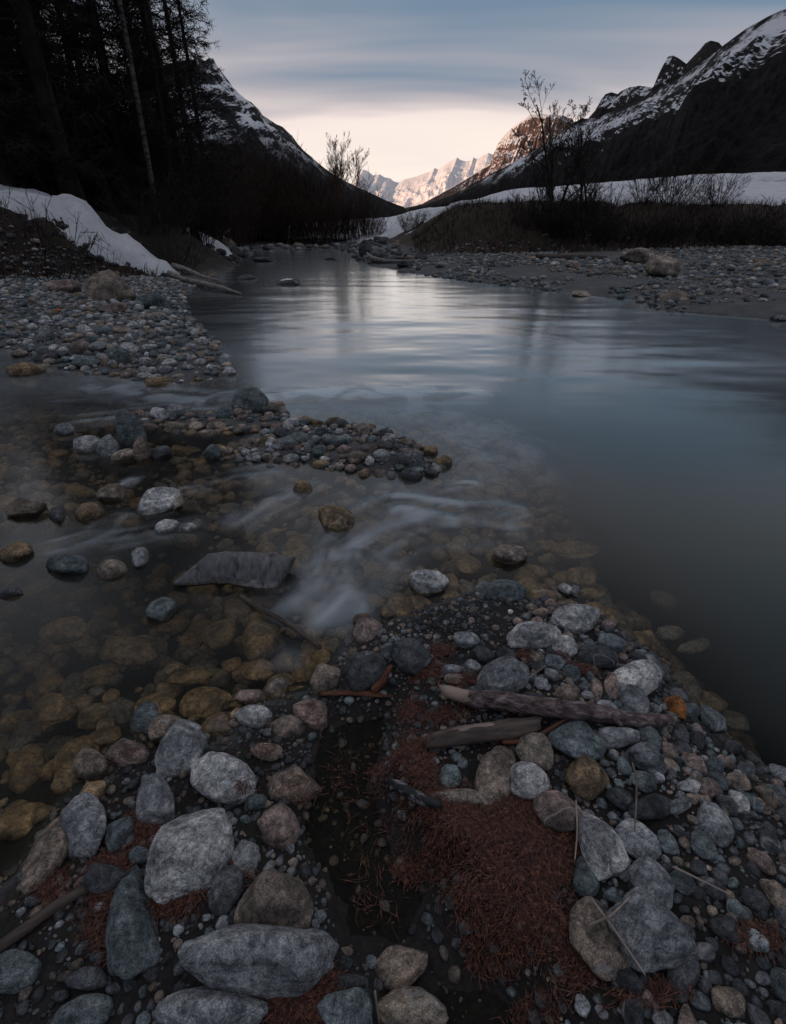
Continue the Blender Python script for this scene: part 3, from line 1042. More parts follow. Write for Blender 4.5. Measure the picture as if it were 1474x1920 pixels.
mountain('mountain_dome', [(1200, 300, 7600), (1130, 268, 7400), (1090, 243, 7200), (1072, 224, 7100), (1055, 217, 7050), (1030, 216, 7000), (1010, 213, 7000), (992, 217, 6980), (975, 229, 6960),
                           (958, 241, 6940), (945, 255, 6920), (936, 270, 6900), (930, 285, 6890), (925, 302, 6880), (900, 319, 6800), (860, 344, 6600), (820, 366, 6400), (782, 388, 6200), (740, 396, 6000)],
         (-0.55, -0.83), 1.1, [(0, 1), (0.07, 0.96), (0.24, 0.70), (0.5, 0.42), (1, 0)], M_MT_M, 35, 260, 130, 0.07, 3.4, 1.0, 0.08,
         'sunlit reddish rock dome above a snow slope')
M_MT_F = mountain_mat('far_range', (0.05, 0.045, 0.045), (0.15, 0.13, 0.12), 20, 120, -0.22, 0.08, -90, -20, 0.0030, (0.05, 0.045, 0.045), relief=0.3)
mountain('mountain_far', [(430, 380, 9000), (560, 365, 9000), (640, 352, 9000), (664, 341, 9000), (674, 327, 9000), (681, 318, 9000), (690, 321, 9000), (700, 329, 9000), (712, 327, 9000), (722, 333, 9000),
                          (731, 334, 9000), (738, 340, 9000), (747, 343, 9000), (758, 337, 9000), (770, 334, 9000), (782, 331, 9000), (797, 325, 9000), (806, 322, 9000), (815, 315, 9000), (822, 318, 9000), (838, 306, 9000),
                          (850, 300, 9000), (857, 295, 9000), (864, 300, 9000), (874, 303, 9000), (882, 301, 9000), (888, 295, 9000), (894, 299, 9000), (905, 292, 9000), (916, 287, 9000), (930, 292, 9000), (1000, 280, 9000), (1150, 320, 9000)],
         (-0.25, -0.97), 2.6, [(0, 1), (0.15, 0.80), (0.5, 0.38), (1, 0)], M_MT_F, 45, 320, 110, 0.075, 3.4, 1.0, 0.10,
         'far snowy range closing the valley', 0.3)
# unseen mountain added behind the camera to block low sun and sky
M_MT_S = mountain_mat('blocker_mountain', (0.03, 0.03, 0.032), (0.08, 0.078, 0.08), 300, 450, 0.5, 0.7, 200, 400, 0.004)
mountain('mountain_blocker', [('w', -3200, -1500, 1350), ('w', -1500, -2600, 1150), ('w', 0, -2900, 1000), ('w', 1800, -2300, 1050), ('w', 2500, -600, 900)],
         (0.0, 1.0), 1.3, PLAIN, M_MT_S, 55, 80, 40, 0.08, 3.0, 1.0, 0.3, 'unseen mountain added behind to block sun and sky')


# ------------------------------------------------------------------ trees and shrubs
def unit(v):
    return v / (math.sqrt(v[0] * v[0] + v[1] * v[1] + v[2] * v[2]) + 1e-12)


def branch_line(rg, p, d, length, n, wob, lift=0.0, droop=0.0):
    pts = [np.array(p, float)]
    d = unit(np.array(d, float))
    for i in range(n):
        d = unit(d + rg.normal(size=3) * wob + np.array([0, 0, lift * (i / n) - droop * (1 - i / n)]))
        pts.append(pts[-1] + d * length / n)
    return np.array(pts)


def make_larch(seed, H=26.0, first=2.5, nb=110, blen=3.4, r0=0.26):
    rg = np.random.default_rng(seed)
    tz = np.linspace(0, H, 15)
    lean = rg.normal(size=2) * 0.010
    tp = np.c_[lean[0] * tz + 0.12 * np.sin(tz * 0.35 + seed), lean[1] * tz + 0.1 * np.sin(tz * 0.28 + 2 * seed), tz]
    tr = r0 * (1 - tz / H) ** 0.8 + 0.012
    tr[0] *= 1.35
    trunk = [(tp, tr, 9)]
    L = []
    for i in range(nb):
        f = (i + rg.uniform(0, 1)) / nb
        z = first + (H - first - 0.5) * f ** 1.35
        base = np.array([np.interp(z, tz, tp[:, k]) for k in range(3)])
        az = rg.uniform(0, 2 * math.pi)
        ln = blen * (1 - 0.72 * f) * rg.uniform(0.55, 1.15) * (0.75 + 0.35 * min(1, f * 4))
        d = np.array([math.cos(az), math.sin(az), rg.uniform(-0.28, 0.10)])
        pts = branch_line(rg, base, d, ln, 6, 0.07, 0.30, 0.06)
        rb = 0.011 + 0.011 * ln / 3
        L.append((pts, np.linspace(rb, 0.004, 7), 3))
        ns = int(9 + ln * 8)
        for s in range(ns):
            g = rg.uniform(0.12, 1.0)
            q = np.array([np.interp(g * 6, np.arange(7), pts[:, k]) for k in range(3)])
            sd = unit(pts[-1] - pts[0])
            side = cross3(sd, (0, 0, 1)) * rg.choice([-1, 1])
            tl = rg.uniform(0.18, 0.75) * (1.15 - g * 0.6)
            dd = side * rg.uniform(0.2, 1) + sd * rg.uniform(0.2, 0.9) + np.array([0, 0, rg.uniform(-0.9, 0.35)])
            tw = branch_line(rg, q, dd, tl, 2, 0.22, 0.2, 0.0)
            L.append((tw, np.array([0.011, 0.009, 0.005]), 3))
            for _ in range(3):
                e = tw[1] + (tw[2] - tw[1]) * rg.uniform(-0.5, 0.9)
                L.append((np.array([e, e + unit(rg.normal(size=3) + np.array([0, 0, -0.3])) * rg.uniform(0.06, 0.26)]), np.array([0.009, 0.004]), 3))
    return trunk, L


def make_tree(seed, H, r0, levels=4, spread=0.5, first=0.25, nchild=7, stems=1, thin=0.0035, lean=0.1, up=0.25):
    rg = np.random.default_rng(seed)
    trunk, L = [], []

    def rec(p, d, ln, r, lev):
        n = 7 if lev == 0 else (5 if lev == 1 else 3)
        pts = branch_line(rg, p, d, ln, n, 0.09 + 0.05 * lev, up * (0.3 if lev == 0 else 1), 0)
        rr = np.linspace(r, max(r * (0.28 if lev == 0 else 0.35), thin), n + 1)
        (trunk if lev == 0 else L).append((pts, rr, 7 if lev == 0 else (4 if lev == 1 else 3)))
        if lev >= levels:
            return
        nc = int(nchild * (1.25 if lev == 0 else 0.75)) + int(rg.integers(0, 3))
        for c in range(nc):
            g = first + (1 - first) * (c + rg.uniform(0, 1)) / nc if lev == 0 else rg.uniform(0.25, 1.0)
            q = np.array([np.interp(g * n, np.arange(n + 1), pts[:, k]) for k in range(3)])
            td = unit(pts[-1] - pts[0])
            az = unit(cross3(td, rg.normal(size=3)))
            dd = td * rg.uniform(0.5, 1.0) + az * spread * rg.uniform(0.7, 1.5)
            cl = ln * rg.uniform(0.36, 0.62) * (1.1 - 0.62 * g)
            rec(q, dd, cl, max(rr[0] * (1 - 0.75 * g) * 0.5, thin), lev + 1)
    for s in range(stems):
        a = 2 * math.pi * s / stems + rg.uniform(0, 1)
        o = np.array([math.cos(a), math.sin(a), 0]) * (0.16 * (stems > 1))
        rec(o, np.array([math.cos(a) * lean, math.sin(a) * lean, 1.0]), H * rg.uniform(0.8, 1.0), r0, 0)
    return trunk, L


def make_bush(seed, H, n, spread, r=0.012, sub=7, twig=2):
    rg = np.random.default_rng(seed)
    L = []
    for i in range(n):
        a = rg.uniform(0, 2 * math.pi)
        o = np.array([math.cos(a), math.sin(a), 0]) * rg.uniform(0, 0.25) * H
        d = np.array([math.cos(a) * spread * rg.uniform(0.1, 1), math.sin(a) * spread * rg.uniform(0.1, 1), 1.0])
        ln = H * rg.uniform(0.55, 1.05)
        pts = branch_line(rg, o, d, ln, 5, 0.10, 0.12)
        L.append((pts, np.linspace(r * rg.uniform(0.7, 1.2), 0.004, 6), 3))
        for s in range(sub):
            g = rg.uniform(0.2, 0.98)
            q = np.array([np.interp(g * 5, np.arange(6), pts[:, k]) for k in range(3)])
            tw = branch_line(rg, q, unit(pts[-1] - pts[0]) + rg.normal(size=3) * 0.5, ln * rg.uniform(0.12, 0.34), 2, 0.15, 0.15)
            L.append((tw, np.array([r * 0.45, r * 0.35, 0.003]), 3))
            for _ in range(twig):
                e = tw[1]
                L.append((np.array([e, e + unit(tw[2] - tw[0] + rg.normal(size=3) * 0.09) * ln * rg.uniform(0.05, 0.16)]), np.array([0.004, 0.0025]), 3))
    return L


def tube_mesh(name, L, mat):
    V, F = tubes(L)
    return mk_mesh(name, V, F, True, [mat])


def put_tree(name, meshes, x, y, rz, s, label, cat, group=None, tilt=(0, 0), zoff=-0.06):
    root = link(name, None, loc=(x, y, h1(x, y) + zoff), rot=(tilt[0], tilt[1], rz), scale=(s, s, s), label=label, cat=cat, group=group)
    root.empty_display_size = 0.3
    for nm, me in meshes:
        link(nm, me, root)
    return root


LARCH = []
for sd, hh, nb_, r0 in ((1, 15, 120, 0.15), (2, 14, 130, 0.13), (3, 17, 125, 0.25), (4, 13, 120, 0.11)):
    tk, br_ = make_larch(sd, hh, 0.9, nb_, 2.7, r0)
    LARCH.append([('trunk', tube_mesh('larch_trunk', tk, M_LARCH)), ('crown', tube_mesh('larch_crown', br_, M_TWIG))])


def px_x(px, D, z=2.0):
    q = (D * CP - (z - CAMH) * SP)
    return (px - CX) / FPX * q


# larches one can tell apart in front: pixel column at eye level, distance, variant, size, label
for px, D, k, s, rz, tx, ty, lab in (
        (352, 23.5, 1, 1.05, 0.4, 0.0, -0.02, 'bare larch at the forest edge with long branches reaching over the river'),
        (135, 16.5, 2, 0.95, 1.4, 0.0, -0.02, 'thickest larch trunk, standing behind the snow crest of the left bank'),
        (160, 18.2, 0, 0.80, 3.0, 0.0, 0.01, 'slim larch trunk close beside the thickest larch'),
        (92, 16.8, 0, 0.85, 2.2, 0.0, -0.03, 'larch trunk second from the left edge of the wood'),
        (30, 15.8, 1, 0.85, 5.2, 0.0, -0.03, 'larch trunk at the left edge of the picture above the bank'),
        (372, 29.0, 0, 1.0, 1.1, 0.0, 0.0, 'larch behind the forest edge larch, towards the far thicket'),
        (392, 34.0, 1, 1.1, 2.1, 0.0, 0.0, 'farthest larch at the right end of the left wood'),
        (338, 25.5, 2, 0.8, 3.3, 0.0, 0.0, 'stout larch just left of the forest edge larch'),
        (325, 20.5, 3, 0.95, 2.6, 0.0, -0.02, 'thin larch trunk between the birch and the forest edge'),
        (255, 19.5, 3, 0.9, 0.9, 0.0, -0.02, 'thin larch trunk just left of the spotted birch'),
        (205, 20.0, 0, 0.75, 4.0, 0.0, -0.01, 'larch trunk midway between the thickest larch and the birch')):
    put_tree('larch_tree', LARCH[k], px_x(px, D), D, rz, s, lab, 'tree', 'larches at the front of the left wood', (tx, ty))
rg = np.random.default_rng(5)
cnt = 0
back = []
while cnt < 40:
    D = rg.uniform(19, 44)
    px = rg.uniform(-80, 400)
    x = px_x(px, D)
    if sdf(np.array([[x, D]]), TERR_L)[0] < 0.8 or any((x - a) ** 2 + (D - b_) ** 2 < 2.2 for a, b_ in back):
        continue
    back.append((x, D))
    put_tree('larch_tree', LARCH[int(rg.integers(0, 4))], x, D, rg.uniform(0, 6.28), rg.uniform(0.65, 0.95),
             'bare larch deep in the dark wood behind the snowy left bank', 'tree', 'larches deep in the left wood',
             (rg.normal() * 0.015, rg.normal() * 0.015))
    cnt += 1

# the white-stemmed birch in front of the larches
rgb = np.random.default_rng(8)
tz = np.linspace(0, 17, 13)
bt = np.c_[0.22 * np.sin(tz * 0.22) - 0.02 * tz, 0 * tz, tz]
btr = 0.085 * (1 - tz / 19)
bl_ = []
for i in range(26):
    z = rgb.uniform(4, 16.5)
    b0 = np.array([np.interp(z, tz, bt[:, k]) for k in range(3)])
    a_ = rgb.uniform(0, 6.28)
    p_ = branch_line(rgb, b0, (math.cos(a_), math.sin(a_), 0.5), rgb.uniform(0.8, 2.0), 5, 0.12, 0.2)
    bl_.append((p_, np.linspace(0.012, 0.004, 6), 3))
    for s in range(8):
        q = p_[int(rgb.integers(1, 6))]
        bl_.append((branch_line(rgb, q, rgb.normal(size=3), rgb.uniform(0.3, 0.8), 2, 0.2), np.array([0.006, 0.005, 0.003]), 3))
put_tree('birch_tree', [('trunk', tube_mesh('birch_trunk', [(bt, btr, 9)], M_BIRCH)), ('crown', tube_mesh('birch_crown', bl_, M_ALDER))],
         px_x(289, 18.6), 18.6, 0, 1.0, 'birch with a spotted white trunk standing before the dark larches', 'tree')

# slender birches and willow thicket on the far bank
for i, (px, D, H_, lab) in enumerate(((618, 46.0, 4.9, 'leftmost of the slender pale birches rising above the far thicket'),
                                      (633, 46.8, 5.3, 'second slender birch from the left above the far thicket'),
                                      (650, 46.4, 5.6, 'third slender birch from the left above the far thicket'),
                                      (664, 47.2, 4.9, 'rightmost slender birch above the far thicket'),
                                      (641, 48.0, 4.4, 'shortest slender birch half hidden behind its taller neighbours'))):
    tk, br_ = make_tree(60 + i, H_ * 1.05, 0.05, 3, 0.24, 0.32, 10, 1, 0.006, 0.03, 0.30)
    put_tree('birch_tree', [('trunk', tube_mesh('birch_trunk', tk, M_BIRCH)), ('crown', tube_mesh('birch_crown', br_, M_BIRCHTWIG))],
             px_x(px, D), D, 0, 1.0, lab, 'tree', 'slender birches on the far bank')
WILLOW = [tube_mesh('willow_stems', make_bush(100 + i, 3.4, (40, 52, 46)[i], 0.5, 0.017, 11, 3), M_WILLOW) for i in range(3)]
rg = np.random.default_rng(21)
wl_n = 0
for px in (452, 470, 488, 503, 518, 533, 548, 562, 576, 590, 604, 618, 632, 646, 660, 674, 688):
    D = 42.6 + rg.uniform(-0.9, 1.4)
    x = px_x(px, D, 0.8)
    s = rg.uniform(0.75, 1.15) * (1.0 if px > 500 else 1.2)
    link('willow_bush', WILLOW[wl_n % 3], loc=(x, D, h1(x, D) - 0.05), rot=(0, 0, rg.uniform(0, 6)), scale=(s, s, s * rg.uniform(0.85, 1.1)),
         label='leafless reddish willow bush in the thicket along the far bank', cat='bush', group='willow thicket on the far bank')
    wl_n += 1
for px, D, s in ((440, 38, 1.35), (462, 45.0, 1.6), (482, 46.0, 1.6), (505, 46, 1.5), (530, 46.5, 1.4), (556, 46.5, 1.3), (585, 46.5, 1.2), (425, 34, 1.3), (408, 31, 1.2), (395, 29, 1.0), (450, 41, 1.3), (516, 44.5, 1.2), (606, 46, 1.1)):
    x = px_x(px, D, 1.5)
    link('willow_bush', WILLOW[wl_n % 3], loc=(x, D, h1(x, D) - 0.05), rot=(0, 0, rg.uniform(0, 6)), scale=(s, s, s * 1.1),
         label='tall leafless willow between the larch wood and the far birches', cat='bush', group='tall willows beside the larch wood')
    wl_n += 1

# bare trees and shrubs on the right bank
for i, (px, D, H_, r0, st, lab) in enumerate(((1042, 24.5, 4.7, 0.08, 3, 'tallest bare tree on the right bank, several stems forking low'),
                                              (1098, 25.2, 3.8, 0.06, 2, 'lower bare tree just right of the tallest one on the right bank'))):
    tk, br_ = make_tree(31 + i, H_, r0, 4, 0.48, 0.12, (6, 7)[i], st, 0.0048, 0.10, 0.22)
    put_tree('alder_tree', [('trunk', tube_mesh('alder_trunk', tk, M_ALDER)), ('crown', tube_mesh('alder_crown', br_, M_ALDER))],
             px_x(px, D), D, 0.5 * i, 1.0, lab, 'tree', None, (0, 0), -0.15)
BUSH = [tube_mesh('shrub_stems', make_bush(140 + i, 1.6, 40, 1.0, 0.010, 8, 3), M_ALDER) for i in range(3)]
for k, (px, D, s, lab) in enumerate((
        (1255, 27.5, 1.45, 'dark upright shrub standing out against the snow field'),
        (1205, 27.0, 1.0, 'rounded shrub just left of the upright shrub before the snow'),
        (1300, 27.5, 0.95, 'low shrub just right of the upright shrub before the snow'),
        (1345, 28.0, 1.0, 'rightmost rounded shrub before the snow field'),
        (1130, 25.6, 1.2, 'shrub at the foot of the lower bare tree'),
        (985, 25.0, 1.0, 'shrub left of the tallest bare tree below the earth bluff'),
        (700, 40.5, 1.2, 'small shrub on the snow at the right end of the far thicket'),
        (780, 33.0, 0.75, 'small twiggy shrub on the snow strip left of the earth bluff'),
        (765, 36.0, 0.7, 'tiny shrub up the snow gully behind the small twiggy one'))):
    x = px_x(px, D)
    link('shrub', BUSH[k % 3], loc=(x, D, h1(x, D) - 0.05), rot=(0, 0, k * 1.3), scale=(s, s, s), label=lab, cat='shrub')
rg = np.random.default_rng(77)
for k in range(22):
    px = 1010 + 480 * (k + rg.uniform(0, 1)) / 22
    D = 23.6 + rg.uniform(0, 2.2)
    x = px_x(px, D, 0.8)
    s = rg.uniform(0.35, 1.25)
    link('bramble_bush', BUSH[k % 3], loc=(x, D, h1(x, D) - 0.1), rot=(0, 0, rg.uniform(0, 6)), scale=(s * 1.2, s * 1.2, s * 0.9),
         label='tangled leafless bush in the thicket on the dark right bank', cat='bush', group='thicket along the right bank')
THIN = [tube_mesh('shrub_stems', make_bush(170 + i, 1.6, 9, 0.9, 0.011, 6, 2), M_ALDER) for i in range(3)]
for k, (px, D, s, lab) in enumerate(((60, 12.0, 1.2, 'leafless shrub with arching stems before the snow crest, far left'),
                                     (150, 12.6, 0.8, 'thin leafless shrub on the dark slope before the snow tongue'),
                                     (-10, 12.2, 1.1, 'leafless shrub cut by the left picture edge'))):
    x = px_x(px, D, 1.2)
    link('shrub', THIN[k % 3], loc=(x, D, h1(x, D) - 0.05), rot=(0, 0, 2 + k), scale=(s, s, s), label=lab, cat='shrub')
for k, (px, D, s, lab) in enumerate(((300, 17.5, 0.9, 'dark brush on the slope right of the birch foot'), (335, 19.0, 0.9, 'dark brush at the foot of the forest edge larch'),
                                     (262, 16.6, 0.8, 'dark brush just behind the snow tongue'), (318, 16.0, 0.7, 'low dark brush right of the snow tongue'),
                                     (372, 22.0, 1.0, 'dark brush beside the snow patch under the larches'))):
    x = px_x(px, D, 1.0)
    link('shrub', BUSH[k % 3], loc=(x, D, h1(x, D) - 0.08), rot=(0, 0, 4 + k), scale=(s * 1.3, s * 1.3, s), label=lab, cat='shrub')

# withered grass hanging over the banks (nobody could count it)
rg = np.random.default_rng(3)
NB = 26000
gx = np.r_[rg.uniform(1.0, 26, NB), rg.uniform(-14, -6, NB // 3)]
gy = np.r_[rg.uniform(22.5, 31, NB), rg.uniform(11.5, 15, NB // 3)]
GP = np.c_[gx, gy]
gh, gq = height(GP, True)
gm = ((gq['sr'] > -4.2) & (gq['sr'] < 0.4) | (gq['sl'] > -2.0) & (gq['sl'] < 0.0) & (rg.uniform(size=len(gx)) < 0.5)) & (snow_cover(GP, gq) < 0.02)
GP, gh = GP[gm], gh[gm]
n_ = len(GP)
L_ = rg.uniform(0.15, 0.5, n_)
az = rg.uniform(0, 6.28, n_)
tip = np.c_[np.cos(az) * L_ * 0.6, np.sin(az) * L_ * 0.6 - 0.1 * L_, L_ * rg.uniform(0.2, 0.9, n_)]
p0 = np.c_[GP, gh - 0.01]
wd = np.c_[-np.sin(az), np.cos(az), 0 * az] * 0.010
V = np.stack([p0 - wd, p0 + wd, p0 + tip * 0.55 + np.array([0, 0, 0.05]) + wd * 0.6, p0 + tip * 0.55 + np.array([0, 0, 0.05]) - wd * 0.6, p0 + tip], 1).reshape(-1, 3)
b_ = np.arange(n_)[:, None] * 5
F = np.concatenate([b_ + np.array([[0, 1, 2]]), b_ + np.array([[0, 2, 3]]), b_ + np.array([[3, 2, 4]])])
link('dry_grass', mk_mesh('dry_grass', V, F, False, [M_DRYGRASS]), kind='stuff', label='withered brown grass covering the banks')


# ------------------------------------------------------------------ stones
TONE = dict(g=(0.235, 0.25, 0.265), p=(0.42, 0.425, 0.43), w=(0.50, 0.50, 0.495), d=(0.075, 0.082, 0.09), b=(0.235, 0.19, 0.155), t=(0.30, 0.255, 0.21),
            k=(0.29, 0.215, 0.19), r=(0.34, 0.13, 0.035), o=(0.235, 0.165, 0.098), n=(0.125, 0.155, 0.165))
TWORD = dict(g='grey', p='light grey', w='whitish', d='dark', b='brownish', t='tan', k='pinkish', r='rusty', o='ochre', n='blue grey')
